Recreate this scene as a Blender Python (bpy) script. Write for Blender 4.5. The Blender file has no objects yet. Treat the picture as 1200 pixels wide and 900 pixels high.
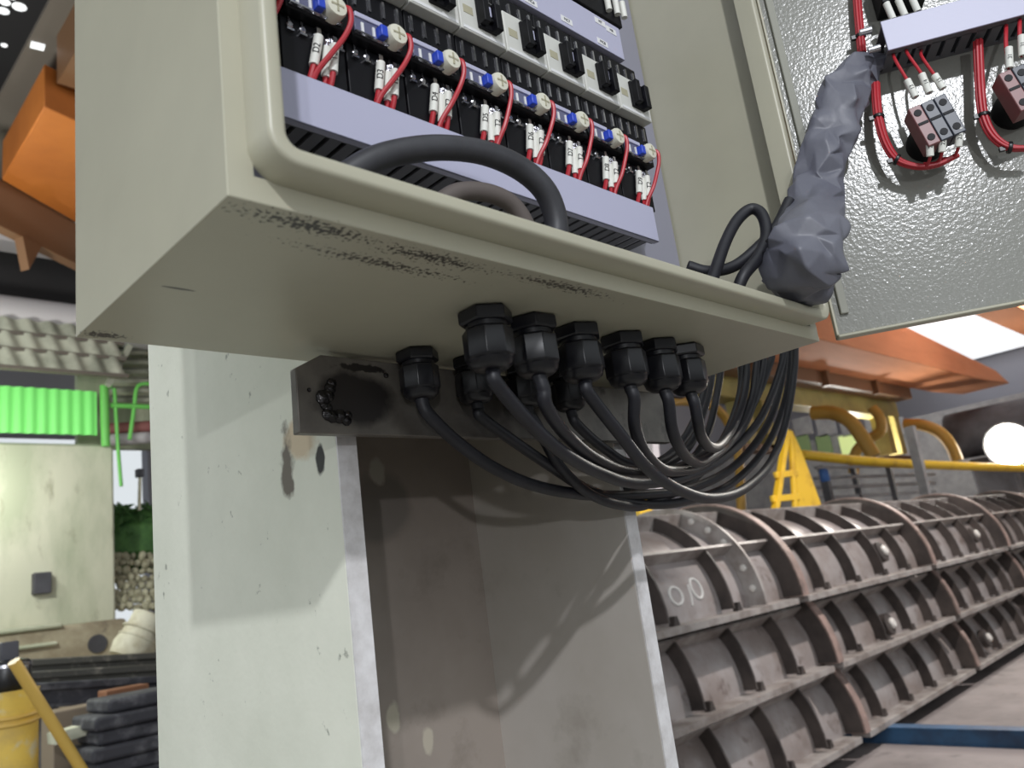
import bpy, bmesh, math, random
from mathutils import Vector as V, Matrix
random.seed(7)
S = bpy.context.scene
COL = S.collection
# ------------------------------------------------------------------ camera
# Own frame: x along the enclosure front, y into its depth, z up from its underside; the hall floor is ZB below.
ZB = 1.60
RT = V((0.7143, -0.6873, -0.1318)); DN = V((0.0741, 0.2616, -0.9623)); FW = V((0.6959, 0.6776, 0.2378))
CP = V((-0.1464, -0.2934, -0.1737))
F = 949.65
cam = bpy.data.cameras.new('camera'); cam.sensor_width = 36.0; cam.lens = 36.0 * F / 1200.0
cam.dof.use_dof = True; cam.dof.focus_distance = 0.68; cam.dof.aperture_fstop = 11.0
cam.clip_start = 0.02; cam.clip_end = 300
co = bpy.data.objects.new('camera', cam); COL.objects.link(co)
up, back = -DN, -FW
co.matrix_world = Matrix(((RT.x, up.x, back.x, CP.x), (RT.y, up.y, back.y, CP.y), (RT.z, up.z, back.z, CP.z + ZB), (0, 0, 0, 1)))
S.camera = co
# ------------------------------------------------------------------ light
w = bpy.data.worlds.new('hall_daylight'); S.world = w; w.use_nodes = True
w.node_tree.nodes['Background'].inputs[0].default_value = (0.90, 0.96, 1.0, 1)
w.node_tree.nodes['Background'].inputs[1].default_value = 0.64
def lamp(name, kind, loc, energy, color=(1, 1, 1), size=0.1, target=None, spot=None):
    l = bpy.data.lights.new(name, kind); l.energy = energy; l.color = color
    if kind == 'AREA': l.size = size
    else: l.shadow_soft_size = size
    o = bpy.data.objects.new(name, l); COL.objects.link(o); o.location = (loc[0], loc[1], loc[2] + ZB)
    if spot: l.spot_size = math.radians(spot); l.spot_blend = 0.3
    if target is not None:
        o.rotation_euler = (V(target) - V(loc)).to_track_quat('-Z', 'Y').to_euler()
    return o
lamp('floodlight_low', 'SPOT', (-3.2, -4.1, 0.1), 130, (0.93, 0.95, 1.0), 0.05, (0.35, 0.15, -0.15), 40)
lamp('floodlight_key', 'SPOT', (-2.45, -3.5, 2.45), 430, (0.93, 0.95, 1.0), 0.06, (0.35, 0.1, -0.05), 40)
lamp('mould_floodlight', 'SPOT', (6.6, -0.3, 4.2), 1250, (1.0, 0.94, 0.91), 0.10, (7.6, 2.2, -1.2), 80)
lamp('unseen_hall_lamp', 'POINT', (19, 7.6, 1.6), 260, (1.0, 0.97, 0.9), 0.2)  # unseen fill added to brighten the cabin panels
lamp('unseen_hall_lamp', 'POINT', (12, 2.0, 4.6), 450, (1.0, 0.95, 0.86), 0.3)
lamp('unseen_hall_lamp', 'POINT', (16, 2.5, 4.5), 1100, (1.0, 0.97, 0.9), 0.3)
lamp('unseen_hall_lamp', 'POINT', (0.3, 6.2, 1.8), 200, (0.97, 1.0, 0.93), 0.2)  # unseen lamp that lights the left bay
lamp('unseen_hall_lamp', 'POINT', (1.55, 8.45, 1.4), 22, (1.0, 1.0, 0.95), 0.1)  # unseen lamp added for the glow on the left wall
S.view_settings.view_transform = 'Standard'; S.view_settings.look = 'None'
S.view_settings.exposure = 0.35; S.view_settings.gamma = 1.0; S.view_settings.use_curve_mapping = False

# ------------------------------------------------------------------ geometry helpers
def ray(px, py):
    return FW + RT * ((px - 600) / F) + DN * ((py - 450) / F)
def at(px, py, axis, val):
    d = ray(px, py); t = (val - CP[axis]) / d[axis]
    return CP + d * t
def lin(c):
    c = c / 255.0
    return c / 12.92 if c <= 0.04045 else ((c + 0.055) / 1.055) ** 2.4
MATS = {}
def mat(name, rgb, rough=0.6, metal=0.0, var=None, bump=None, emit=0.0, alpha=1.0, spec=0.5, trans=0.0, spots=(), coat=0.0, stretch=None, var_scale=6.0):
    """var = (rgb2, scale, lo, hi) noise blend; bump = (scale, strength); spots = [(centre, radii, rgb, softness)] stains and tone patches in the own frame"""
    m = bpy.data.materials.new(name); m.use_nodes = True; nt = m.node_tree; N = nt.nodes; L = nt.links
    b = N['Principled BSDF']
    c = (lin(rgb[0]), lin(rgb[1]), lin(rgb[2]), 1)
    b.inputs['Base Color'].default_value = c
    b.inputs['Roughness'].default_value = rough; b.inputs['Metallic'].default_value = metal
    b.inputs['Specular IOR Level'].default_value = spec
    if coat: b.inputs['Coat Weight'].default_value = coat; b.inputs['Coat Roughness'].default_value = 0.12
    if trans: b.inputs['Transmission Weight'].default_value = trans
    if alpha < 1: b.inputs['Alpha'].default_value = alpha
    geo = N.new('ShaderNodeNewGeometry'); out = None
    src = geo.outputs['Position']
    if stretch:
        mp = N.new('ShaderNodeMapping'); mp.inputs['Scale'].default_value = stretch
        L.new(src, mp.inputs['Vector']); src2 = mp.outputs['Vector']
    else: src2 = src
    if var:
        vs = var if isinstance(var, list) else [var]
        for (c2, sc, lo, hi) in vs:
            n = N.new('ShaderNodeTexNoise'); n.inputs['Scale'].default_value = sc; n.inputs['Detail'].default_value = 6; n.inputs['Roughness'].default_value = 0.62
            L.new(src2, n.inputs['Vector'])
            r = N.new('ShaderNodeMapRange'); r.inputs[1].default_value = lo; r.inputs[2].default_value = hi
            L.new(n.outputs['Fac'], r.inputs[0])
            mx = N.new('ShaderNodeMix'); mx.data_type = 'RGBA'
            if out is None: mx.inputs[6].default_value = c
            else: L.new(out, mx.inputs[6])
            mx.inputs[7].default_value = (lin(c2[0]), lin(c2[1]), lin(c2[2]), 1)
            L.new(r.outputs[0], mx.inputs[0]); out = mx.outputs[2]
    for (ce, ra, c2, nz) in spots:
        sub = N.new('ShaderNodeVectorMath'); sub.operation = 'SUBTRACT'; sub.inputs[1].default_value = (ce[0], ce[1], ce[2] + ZB); L.new(src, sub.inputs[0])
        nn = N.new('ShaderNodeTexNoise'); nn.inputs['Scale'].default_value = min(2.2 / max(min(ra), 1e-3) * (0.3 if nz < 2.2 else 0.75), 420); nn.inputs['Detail'].default_value = 5; L.new(src, nn.inputs['Vector'])
        dv = N.new('ShaderNodeVectorMath'); dv.operation = 'DIVIDE'; dv.inputs[1].default_value = ra; L.new(sub.outputs[0], dv.inputs[0])
        ln = N.new('ShaderNodeVectorMath'); ln.operation = 'LENGTH'; L.new(dv.outputs[0], ln.inputs[0])
        ad = N.new('ShaderNodeMath'); ad.operation = 'MULTIPLY_ADD'; ad.inputs[1].default_value = nz; L.new(nn.outputs['Fac'], ad.inputs[0]); L.new(ln.outputs['Value'], ad.inputs[2])
        r = N.new('ShaderNodeMapRange'); r.inputs[1].default_value = 1.0 + nz * 0.35; r.inputs[2].default_value = 0.75 + nz * 0.35; L.new(ad.outputs[0], r.inputs[0])
        mx = N.new('ShaderNodeMix'); mx.data_type = 'RGBA'
        if out is None: mx.inputs[6].default_value = c
        else: L.new(out, mx.inputs[6])
        mx.inputs[7].default_value = (lin(c2[0]), lin(c2[1]), lin(c2[2]), 1); L.new(r.outputs[0], mx.inputs[0]); out = mx.outputs[2]
    if out is not None: L.new(out, b.inputs['Base Color'])
    if bump:
        n = N.new('ShaderNodeTexNoise'); n.inputs['Scale'].default_value = bump[0]; n.inputs['Detail'].default_value = 2
        L.new(src2, n.inputs['Vector'])
        bp = N.new('ShaderNodeBump'); bp.inputs['Strength'].default_value = bump[1]; bp.inputs['Distance'].default_value = bump[2] if len(bump) > 2 else 0.002
        L.new(n.outputs['Fac'], bp.inputs['Height']); L.new(bp.outputs['Normal'], b.inputs['Normal'])
    if emit:
        b.inputs['Emission Color'].default_value = c; b.inputs['Emission Strength'].default_value = emit
    MATS[name] = m
    return m

class MB:
    def __init__(s): s.v = []; s.f = []
    def add(s, vs, fs):
        o = len(s.v); s.v += [V(p) for p in vs]; s.f += [tuple(i + o for i in f) for f in fs]; return s
    def box(s, a, b):
        x0, x1 = sorted((a[0], b[0])); y0, y1 = sorted((a[1], b[1])); z0, z1 = sorted((a[2], b[2]))
        return s.add([(x0, y0, z0), (x1, y0, z0), (x1, y1, z0), (x0, y1, z0), (x0, y0, z1), (x1, y0, z1), (x1, y1, z1), (x0, y1, z1)],
                     [(0, 3, 2, 1), (4, 5, 6, 7), (0, 1, 5, 4), (1, 2, 6, 5), (2, 3, 7, 6), (3, 0, 4, 7)])
    def obox(s, c, ax, ay, az):
        c, ax, ay, az = V(c), V(ax), V(ay), V(az)
        p = [c + ax * i + ay * j + az * k for k in (-1, 1) for (i, j) in ((-1, -1), (1, -1), (1, 1), (-1, 1))]
        fs = [(0, 3, 2, 1), (4, 5, 6, 7), (0, 1, 5, 4), (1, 2, 6, 5), (2, 3, 7, 6), (3, 0, 4, 7)]
        if ax.cross(ay).dot(az) < 0: fs = [tuple(reversed(f)) for f in fs]
        return s.add(p, fs)
    def bar(s, a, b, wd, th, upv=(0, 0, 1)):
        a, b = V(a), V(b); d = (b - a); u = V(upv)
        sd = d.cross(u)
        if sd.length < 1e-6: sd = d.cross(V((1, 0, 0)))
        sd.normalize(); n = sd.cross(d).normalized()
        return s.obox((a + b) / 2, d / 2, sd * wd / 2, n * th / 2)
    def prism(s, poly, d):
        """poly: 3-D loop; extruded by the vector d"""
        n = len(poly); d = V(d); p = [V(q) for q in poly]
        nr = sum(((p[i] - p[0]).cross(p[(i + 1) % n] - p[0]) for i in range(n)), V())
        fs = [tuple(reversed(range(n))), tuple(range(n, 2 * n))] + [(i, (i + 1) % n, (i + 1) % n + n, i + n) for i in range(n)]
        if nr.dot(d) < 0: fs = [tuple(reversed(f)) for f in fs]
        return s.add(p + [q + d for q in p], fs)
    def cone(s, a, b, r0, r1, n=16, caps=True, rot=0.0):
        a, b = V(a), V(b); d = (b - a).normalized()
        x = d.orthogonal().normalized(); y = d.cross(x); vs = []
        for (c, r) in ((a, r0), (b, r1)):
            for i in range(n):
                t = 2 * math.pi * i / n + rot; vs.append(c + (x * math.cos(t) + y * math.sin(t)) * r)
        fs = [(i, (i + 1) % n, (i + 1) % n + n, i + n) for i in range(n)]
        if caps: fs += [tuple(reversed(range(n))), tuple(range(n, 2 * n))]
        return s.add(vs, fs)
    def lathe(s, c, axis, prof, n=24, rot=0.0):
        """prof: (radius, distance along axis)"""
        c, d = V(c), V(axis).normalized(); x = d.orthogonal().normalized(); y = d.cross(x); vs = []; m = len(prof)
        for (r, h) in prof:
            for i in range(n):
                t = 2 * math.pi * i / n + rot; vs.append(c + d * h + (x * math.cos(t) + y * math.sin(t)) * r)
        fs = [(k * n + i, k * n + (i + 1) % n, (k + 1) * n + (i + 1) % n, (k + 1) * n + i) for k in range(m - 1) for i in range(n)]
        fs += [tuple(reversed(range(n))), tuple(range((m - 1) * n, m * n))]
        return s.add(vs, fs)
    def tube(s, pts, r, n=10, closed=False, rfun=None):
        p = [V(q) for q in pts]; m = len(p); vs = []; x = None
        for i in range(m):
            if closed: d = p[(i + 1) % m] - p[i - 1]
            else: d = p[min(i + 1, m - 1)] - p[max(i - 1, 0)]
            d.normalize()
            if x is None: x = d.orthogonal().normalized()
            else: x = (x - d * x.dot(d)).normalized()
            y = d.cross(x)
            rr = rfun(i / (m - 1)) if rfun else r
            for k in range(n):
                t = 2 * math.pi * k / n; vs.append(p[i] + (x * math.cos(t) + y * math.sin(t)) * rr)
        fs = [(i * n + k, i * n + (k + 1) % n, (i + 1) * n + (k + 1) % n, (i + 1) * n + k) for i in range(m - 1) for k in range(n)]
        if closed: fs += [((m - 1) * n + k, (m - 1) * n + (k + 1) % n, (k + 1) % n, k) for k in range(n)]
        else: fs += [tuple(reversed(range(n))), tuple(range((m - 1) * n, m * n))]
        return s.add(vs, fs)
    def mesh(s, name, org=(0, 0, 0), smooth=True):
        me = bpy.data.meshes.new(name); o = V(org)
        me.from_pydata([tuple(q - o) for q in s.v], [], s.f); me.update()
        if smooth:
            me.shade_smooth(); me.set_sharp_from_angle(angle=math.radians(38))
        return me

def cr(pts, k=8):
    """Catmull-Rom through the points"""
    p = [V(q) for q in pts]; p = [p[0] * 2 - p[1]] + p + [p[-1] * 2 - p[-2]]; out = []
    for i in range(1, len(p) - 2):
        for j in range(k):
            t = j / k; a, b, c, d = p[i - 1], p[i], p[i + 1], p[i + 2]
            out.append(0.5 * ((2 * b) + (c - a) * t + (2 * a - 5 * b + 4 * c - d) * t * t + (3 * b - a - 3 * c + d) * t ** 3))
    out.append(p[-2]); return out

ORG = {}
def tag(o, label=None, cat=None, group=None, kind=None):
    if label: o['label'] = label
    if cat: o['category'] = cat
    if group: o['group'] = group
    if kind: o['kind'] = kind
    return o
def link(o, org, parent=None):
    COL.objects.link(o); ORG[o.name] = V(org)
    if parent is not None:
        o.parent = parent; o.location = V(org) - ORG[parent.name]
    else: o.location = V(org) + V((0, 0, ZB))
    return o
def thing(name, label, cat, org, group=None, rotz=0.0):
    o = bpy.data.objects.new(name, None); o.empty_display_size = 0.05
    link(o, org); o.rotation_euler = (0, 0, rotz); tag(o, label, cat, group)
    return o
def obj(name, mb, m, parent=None, bevel=0.0, org=None, label=None, smooth=True, seg=2):
    """one mesh object from vertices given in the own frame"""
    if org is None:
        if parent is not None: org = ORG[parent.name]
        else:
            zs = min(q.z for q in mb.v); c = sum(mb.v, V()) / len(mb.v); org = V((c.x, c.y, zs))
    me = mb.mesh(name, org, smooth); me.materials.append(m)
    o = bpy.data.objects.new(name, me); link(o, org, parent)
    if bevel:
        b = o.modifiers.new('bevel', 'BEVEL'); b.width = bevel; b.segments = seg; b.limit_method = 'ANGLE'; b.angle_limit = math.radians(40)
        b.harden_normals = False
    if label: o['label'] = label
    return o
def local(name, mb, m, parent, bevel=0.0, label=None, loc=(0, 0, 0), smooth=True):
    """a part from vertices given in the parent's local space"""
    me = mb.mesh(name, (0, 0, 0), smooth); me.materials.append(m)
    o = bpy.data.objects.new(name, me); COL.objects.link(o); o.parent = parent; o.location = loc; ORG[o.name] = V((0, 0, 0))
    if bevel:
        b = o.modifiers.new('bevel', 'BEVEL'); b.width = bevel; b.segments = 2; b.limit_method = 'ANGLE'; b.angle_limit = math.radians(40)
    if label: o['label'] = label
    return o
def copy_tree(o, parent=None):
    c = o.copy(); COL.objects.link(c); c.parent = parent
    for ch in list(o.children): copy_tree(ch, c)
    return c
def kindly(o, k='structure'): o['kind'] = k; return o
_fonts = {}
def text_mesh(s, size):
    key = (s, size)
    if key in _fonts: return _fonts[key]
    cu = bpy.data.curves.new('t', 'FONT'); cu.body = s; cu.size = size; cu.align_x = 'CENTER'; cu.align_y = 'CENTER'; cu.extrude = 0.00005
    o = bpy.data.objects.new('t', cu); COL.objects.link(o)
    bpy.context.view_layer.update()
    me = bpy.data.meshes.new_from_object(o.evaluated_get(bpy.context.evaluated_depsgraph_get()))
    me.materials.clear(); me.materials.append(M_ink)
    bpy.data.objects.remove(o); bpy.data.curves.remove(cu)
    _fonts[key] = me; return me
def text(s, size, parent, pos, xdir, normal):
    """flat printing on a part: pos in the parent's local space"""
    o = bpy.data.objects.new('printed_lettering', text_mesh(s, size)); COL.objects.link(o); o.parent = parent
    x = V(xdir).normalized(); n = V(normal).normalized(); y = n.cross(x).normalized(); x = y.cross(n)
    o.matrix_local = Matrix(((x.x, y.x, n.x, pos[0]), (x.y, y.y, n.y, pos[1]), (x.z, y.z, n.z, pos[2]), (0, 0, 0, 1)))
    return o

# ------------------------------------------------------------------ materials
M_ink = mat('black_ink', (25, 25, 28), 0.7)
PAINT = (178, 175, 155)
M_paint = mat('beige_grey_enclosure_paint', PAINT, 0.34, var=((171, 168, 149), 9, 0.35, 0.7), bump=(260, 0.05, 0.001),
    spots=[((0.045, 0.009, 0), (0.055, 0.010, 0.004), (48, 45, 40), 3.4), ((0.12, 0.012, 0), (0.06, 0.010, 0.004), (56, 52, 46), 3.6), ((0.10, 0.030, 0), (0.08, 0.008, 0.004), (74, 70, 62), 3.8),
           ((0.22, 0.010, 0), (0.07, 0.008, 0.004), (84, 79, 70), 3.8), ((0.022, 0.105, 0), (0.011, 0.0016, 0.004), (60, 57, 50), 0.6), ((0.012, 0.19, 0), (0.02, 0.008, 0.004), (70, 66, 60), 2.5)])
M_door = mat('glossy_textured_door_paint', (128, 128, 121), 0.2, bump=(330, 0.6, 0.00048), spec=0.42)
M_plate = mat('blue_grey_mounting_plate', (150, 150, 164), 0.45, metal=0.15)
M_duct = mat('grey_duct_plastic', (180, 180, 202), 0.42, bump=(300, 0.06, 0.001))
M_duct_side = mat('slotted_duct_plastic', (106, 106, 112), 0.5)
M_black = mat('black_plastic', (9, 9, 14), 0.5, spec=0.25)
M_gland = mat('black_nylon', (17, 17, 22), 0.3)
M_cable = mat('black_rubber_cable', (22, 22, 28), 0.5, var=((32, 32, 39), 40, 0.4, 0.8), bump=(500, 0.1, 0.0006))
M_hose = mat('grey_black_hose', (58, 58, 62), 0.5, var=((44, 44, 48), 30, 0.4, 0.7))
M_dusty = mat('dusty_brown_cable', (92, 84, 80), 0.7)
M_white = mat('white_contactor_plastic', (205, 205, 198), 0.4)
M_cream = mat('cream_dial_plastic', (215, 213, 196), 0.45)
M_clear = mat('smoky_clear_cover', (120, 122, 150), 0.15, alpha=0.72)
M_blue = mat('blue_button', (40, 70, 190), 0.35)
M_steel = mat('bright_terminal_steel', (200, 200, 205), 0.22, metal=1.0)
M_red = mat('red_wire_insulation', (178, 42, 52), 0.4)
M_sleeve = mat('white_wire_sleeve', (222, 222, 214), 0.5)
M_label = mat('white_paper_label', (222, 222, 222), 0.6)
M_yellowed = mat('beige_print', (170, 165, 140), 0.6)
M_vinyl = mat('grey_vinyl_sleeve', (104, 105, 114), 0.46, var=((90, 91, 102), 14, 0.35, 0.7), bump=(160, 0.12, 0.002))
M_brownblk = mat('brown_contact_block', (128, 84, 84), 0.4)
M_greyblk = mat('charcoal_contact_block', (64, 68, 78), 0.4)
M_tie = mat('black_cable_tie', (18, 18, 20), 0.35)
M_flange = mat('pale_green_grey_column_paint', (222, 223, 208), 0.55, var=[((208, 210, 194), 5, 0.4, 0.7), ((150, 152, 140), 60, 0.66, 0.72)], bump=(90, 0.12, 0.003),
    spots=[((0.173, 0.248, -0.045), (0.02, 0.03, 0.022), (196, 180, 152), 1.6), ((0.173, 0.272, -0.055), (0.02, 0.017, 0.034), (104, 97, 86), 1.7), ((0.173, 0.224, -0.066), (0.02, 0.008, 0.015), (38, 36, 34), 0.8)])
M_edge = mat('scraped_steel_edge', (222, 220, 220), 0.5, var=[((190, 186, 184), 40, 0.35, 0.65), ((128, 122, 116), 16, 0.6, 0.78)])
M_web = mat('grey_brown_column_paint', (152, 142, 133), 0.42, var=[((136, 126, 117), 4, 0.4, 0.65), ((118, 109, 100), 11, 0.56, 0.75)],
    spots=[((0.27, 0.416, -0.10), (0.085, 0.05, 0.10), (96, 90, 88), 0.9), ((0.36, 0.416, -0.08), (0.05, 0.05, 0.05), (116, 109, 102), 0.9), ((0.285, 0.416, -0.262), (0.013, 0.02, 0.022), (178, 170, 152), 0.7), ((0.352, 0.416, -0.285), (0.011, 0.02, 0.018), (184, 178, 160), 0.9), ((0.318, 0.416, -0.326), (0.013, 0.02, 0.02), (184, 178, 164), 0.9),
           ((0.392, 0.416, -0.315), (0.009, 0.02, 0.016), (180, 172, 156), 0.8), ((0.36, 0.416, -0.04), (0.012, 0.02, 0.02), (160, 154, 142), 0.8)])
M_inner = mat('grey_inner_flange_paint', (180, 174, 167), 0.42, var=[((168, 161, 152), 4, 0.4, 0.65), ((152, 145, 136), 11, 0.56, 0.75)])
M_bracket = mat('scorched_bracket_steel', (112, 107, 99), 0.4, metal=0.35, var=[((80, 75, 70), 12, 0.4, 0.65), ((50, 46, 42), 30, 0.58, 0.72)],
    spots=[((0.172, 0.17, -0.033), (0.042, 0.03, 0.028), (44, 40, 38), 1.2), ((0.18, 0.17, -0.011), (0.03, 0.02, 0.004), (40, 36, 34), 1.4)])
M_weld = mat('weld_bead', (52, 50, 50), 0.25, metal=0.8, bump=(200, 0.6, 0.003))
M_skin = mat('dusty_mould_skin', (160, 153, 151), 0.36, metal=0.25, var=[((138, 127, 122), 3, 0.42, 0.62), ((104, 90, 84), 7, 0.58, 0.72)])
M_rib = mat('dark_mould_steel', (78, 70, 66), 0.55, metal=0.2, var=((54, 48, 46), 5, 0.35, 0.65))
M_ring = mat('rusty_mould_ring', (140, 118, 110), 0.6, var=[((96, 82, 76), 4, 0.42, 0.62), ((172, 150, 140), 9, 0.55, 0.7)])
M_shelf = mat('dusty_grey_steel', (160, 154, 150), 0.5, metal=0.2, var=[((120, 110, 104), 6, 0.4, 0.65)])
M_bolt = mat('pale_bolt', (200, 196, 190), 0.4)
M_chalk = mat('chalk', (206, 204, 200), 0.9)
ZF0 = -ZB
M_floor = mat('dusty_concrete_floor', (134, 126, 124), 0.8, spots=[((0.2, 0.0, ZF0), (3.4, 3.4, 1.0), (166, 162, 156), 0.4)], var=[((106, 99, 97), 0.8, 0.42, 0.62), ((78, 72, 71), 3.5, 0.58, 0.75)], bump=(14, 0.2, 0.01))  # pale patch under the column is added to bounce light onto the enclosure
M_bluebeam = mat('blue_beam_paint', (46, 84, 118), 0.5, var=((38, 60, 86), 4, 0.45, 0.65))
M_orange = mat('orange_crane_paint', (196, 116, 50), 0.5, var=((176, 100, 42), 1.2, 0.4, 0.7))
M_salmon = mat('salmon_girder_paint', (226, 152, 108), 0.75, var=((206, 134, 90), 0.7, 0.4, 0.7), stretch=(0.5, 3, 3))
M_brown = mat('brown_rail_steel', (122, 88, 60), 0.55)
M_olive = mat('olive_girder_paint', (178, 164, 96), 0.5, var=((150, 136, 80), 2, 0.4, 0.7))
M_yellow = mat('yellow_machine_paint', (232, 188, 44), 0.45, var=((196, 150, 40), 4, 0.5, 0.7))
M_ochre = mat('ochre_pipe_paint', (186, 146, 66), 0.5)
M_grey = mat('grey_steel', (150, 150, 152), 0.5, var=((120, 120, 124), 3, 0.4, 0.7))
M_dgrey = mat('dark_grey_steel', (78, 78, 84), 0.6, var=((58, 56, 60), 3, 0.4, 0.7))
M_wallfar = mat('far_wall_sheet', (150, 150, 160), 0.7)
M_palewin = mat('pale_green_window', (206, 222, 150), 0.4, emit=0.35)
M_greenwin = mat('dull_green_window', (128, 150, 104), 0.4)
M_flood = mat('floodlight_glow', (255, 250, 236), 0.4, emit=26)
M_sky = mat('translucent_roof_sheet', (236, 238, 240), 0.5, emit=0.9)
M_roof = mat('sooty_roof', (44, 42, 44), 0.9)
M_purlin = mat('brown_grey_purlin', (104, 96, 88), 0.8)
M_conc = mat('pale_concrete', (206, 206, 184), 0.8, var=[((172, 178, 152), 1.6, 0.42, 0.62), ((148, 146, 122), 6, 0.58, 0.75)], stretch=(1, 1, 0.35))
M_ledge = mat('stained_ledge_concrete', (180, 170, 146), 0.85, var=[((150, 138, 116), 3, 0.4, 0.6), ((96, 90, 82), 2.2, 0.6, 0.72)])
M_green = mat('green_translucent_sheet', (120, 214, 110), 0.5, emit=0.30)  # emission stands in for daylight coming through the sheet
M_corr = mat('weathered_roofing_sheet', (176, 176, 160), 0.7, var=((130, 132, 118), 3, 0.4, 0.65))
M_greenpipe = mat('green_railing_paint', (112, 196, 92), 0.45)
M_whitepipe = mat('white_duct', (206, 200, 202), 0.5)
M_leaf = mat('bush_leaf', (84, 128, 66), 0.7, var=((56, 92, 48), 6, 0.4, 0.65))
M_stone = mat('pale_stone', (190, 186, 160), 0.85, var=((136, 130, 108), 12, 0.4, 0.65))
M_sack = mat('off_white_sack', (212, 208, 188), 0.8, var=((184, 176, 152), 8, 0.4, 0.65))
M_rubber = mat('dirty_black_rubber', (58, 58, 64), 0.7, var=((104, 104, 108), 8, 0.5, 0.7))
M_railst = mat('dark_rail_steel', (86, 84, 78), 0.5, var=((140, 134, 124), 10, 0.55, 0.7))
M_drum = mat('worn_yellow_drum', (222, 188, 84), 0.6, var=[((190, 160, 90), 5, 0.4, 0.6), ((206, 196, 160), 9, 0.56, 0.7)])
M_bamboo = mat('yellow_pole', (206, 170, 84), 0.5)
M_brownbox = mat('brown_block', (134, 92, 66), 0.8)
M_bluebit = mat('blue_machine_paint', (56, 100, 168), 0.5)
M_void = mat('dark_enclosure_shadow_gap', (24, 24, 28), 0.7)

# ------------------------------------------------------------------ the hall
ZF = -ZB
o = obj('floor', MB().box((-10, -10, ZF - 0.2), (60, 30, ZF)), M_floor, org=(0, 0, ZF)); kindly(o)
# end wall far to the right, with window panes
wx = 30.0
wall = obj('wall_right', MB().box((wx, -6, ZF), (wx + 0.3, 30, 7.5)), M_wallfar, org=(wx, 0, ZF)); kindly(wall)
# back wall of the left bay: built as an open frame (wall pieces leave the bright window open)
roofm = MB().box((-8, 9.6, 5.6), (60, 22, 5.8)).box((3.6, -9, 5.6), (60, 9.6, 5.8))
o = obj('ceiling', roofm, M_roof, org=(10, 15, 5.6)); kindly(o)
def wall_block(name, px0, px1, py0, py1, y, th, m, zlo=None):
    a = at(px0, py1, 1, y); b = at(px1, py0, 1, y); lo = zlo if zlo is not None else a.z
    return obj(name, MB().box((a.x, y, lo), (b.x, y + th, b.z)), m)
cw = obj('wall_back', MB().box((-3, 9.0, ZF), (3.0, 9.5, 1.90)), M_conc, org=(0, 9, ZF), bevel=0.03); kindly(cw)
obj('ledge', MB().box((-3, 8.72, ZF), (3.02, 9.0, 0.02)), M_ledge, cw, bevel=0.05)
obj('crust', MB().box((-3, 8.68, 0.0), (2.4, 8.9, 0.05)).box((-3, 8.66, -0.16), (2.35, 8.75, -0.12)), M_conc, cw, bevel=0.02)
obj('conduit_box', MB().box((2.2, 8.9, 0.35), (2.36, 9.0, 0.56)), M_dgrey, cw, bevel=0.01)
obj('drain_hole', MB().cone((2.72, 8.70, -0.20), (2.72, 8.73, -0.20), 0.09, 0.09, 18), M_dgrey, cw)
# far hall wall behind the window gap and the right end of the left bay
o = obj('wall_far', MB().box((-3, 16, ZF), (3.6, 16.3, 1.0)).box((-3, 16, 3.6), (6.2, 16.3, 7)).box((6.0, 16, ZF), (31, 16.3, 6.5)), M_wallfar, org=(10, 16, ZF)); kindly(o)

# ------------------------------------------------------------------ steel H column
CXL, CXR, CYF, CYB = 0.173, 0.510, 0.200, 0.545
col = thing('steel_column', 'pale painted steel H-column carrying the electrical enclosure', 'column', (0.34, 0.37, ZF))
obj('flange', MB().box((CXL, CYF + 0.0015, ZF), (CXL + 0.0165, CYB, 3.2)), M_flange, col, bevel=0.001)
obj('flange', MB().box((CXR - 0.0175, CYF + 0.0015, ZF), (CXR, CYB, 3.2)), M_inner, col, bevel=0.001)
obj('flange_edge', MB().box((CXL, CYF, ZF), (CXL + 0.0165, CYF + 0.0015, 3.2)), M_edge, col, label='bare scraped edge of the near flange')
obj('flange_edge', MB().box((CXR - 0.0175, CYF, ZF), (CXR, CYF + 0.0015, 3.2)), M_edge, col, label='bare scraped edge of the far flange')
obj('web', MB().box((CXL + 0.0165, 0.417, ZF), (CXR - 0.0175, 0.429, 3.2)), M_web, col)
obj('base_plate', MB().box((0.12, 0.14, ZF), (0.56, 0.60, ZF + 0.02)), M_web, col)
# bracket
br = thing('mounting_bracket', 'dark scorched steel bracket plate welded under the enclosure', 'bracket', (0.3, 0.17, -0.06))
BR = [(0.1255, -0.0600), (0.1262, -0.0155), (0.1465, -0.0042), (0.548, -0.0042), (0.548, -0.0565)]
obj('plate', MB().prism([(x, 0.170, z) for x, z in BR], (0, 0.008, 0)), M_bracket, br, bevel=0.0008)
for x in (0.181, 0.501): obj('spacer', MB().box((x - 0.008, 0.178, -0.052), (x + 0.008, 0.1999, -0.008)), M_bracket, br)
# weld bead: lumpy ring of fused metal
mb = MB()
wc = at(398, 470, 1, 0.169)
for i in range(15):
    t = i / 14; a = 1.9 + t * 3.4
    p = wc + V((math.cos(a) * 0.0105, 0, math.sin(a) * 0.0125))
    r = 0.0032 + random.random() * 0.0034; p += V((random.uniform(-0.002, 0.002), 0, random.uniform(-0.002, 0.002)))
    mb.lathe(p + V((0, r * 0.5, 0)), (0, -1, 0), [(r * 0.4, -r * 0.6), (r, 0), (r * 0.85, r * 0.5), (r * 0.3, r * 0.85)], 9, random.random())
obj('weld_bead', mb, M_weld, br, label='lumpy black weld bead')
for px, py, r in [(362, 457, 0.0016), (452, 440, 0.0022), (520, 500, 0.0015)]:
    p = at(px, py, 1, 0.170); obj('spatter', MB().lathe(p, (0, -1, 0), [(r, -0.0005), (r, r * 0.3), (r * 0.5, r * 0.9)], 8), M_weld, br)

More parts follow.
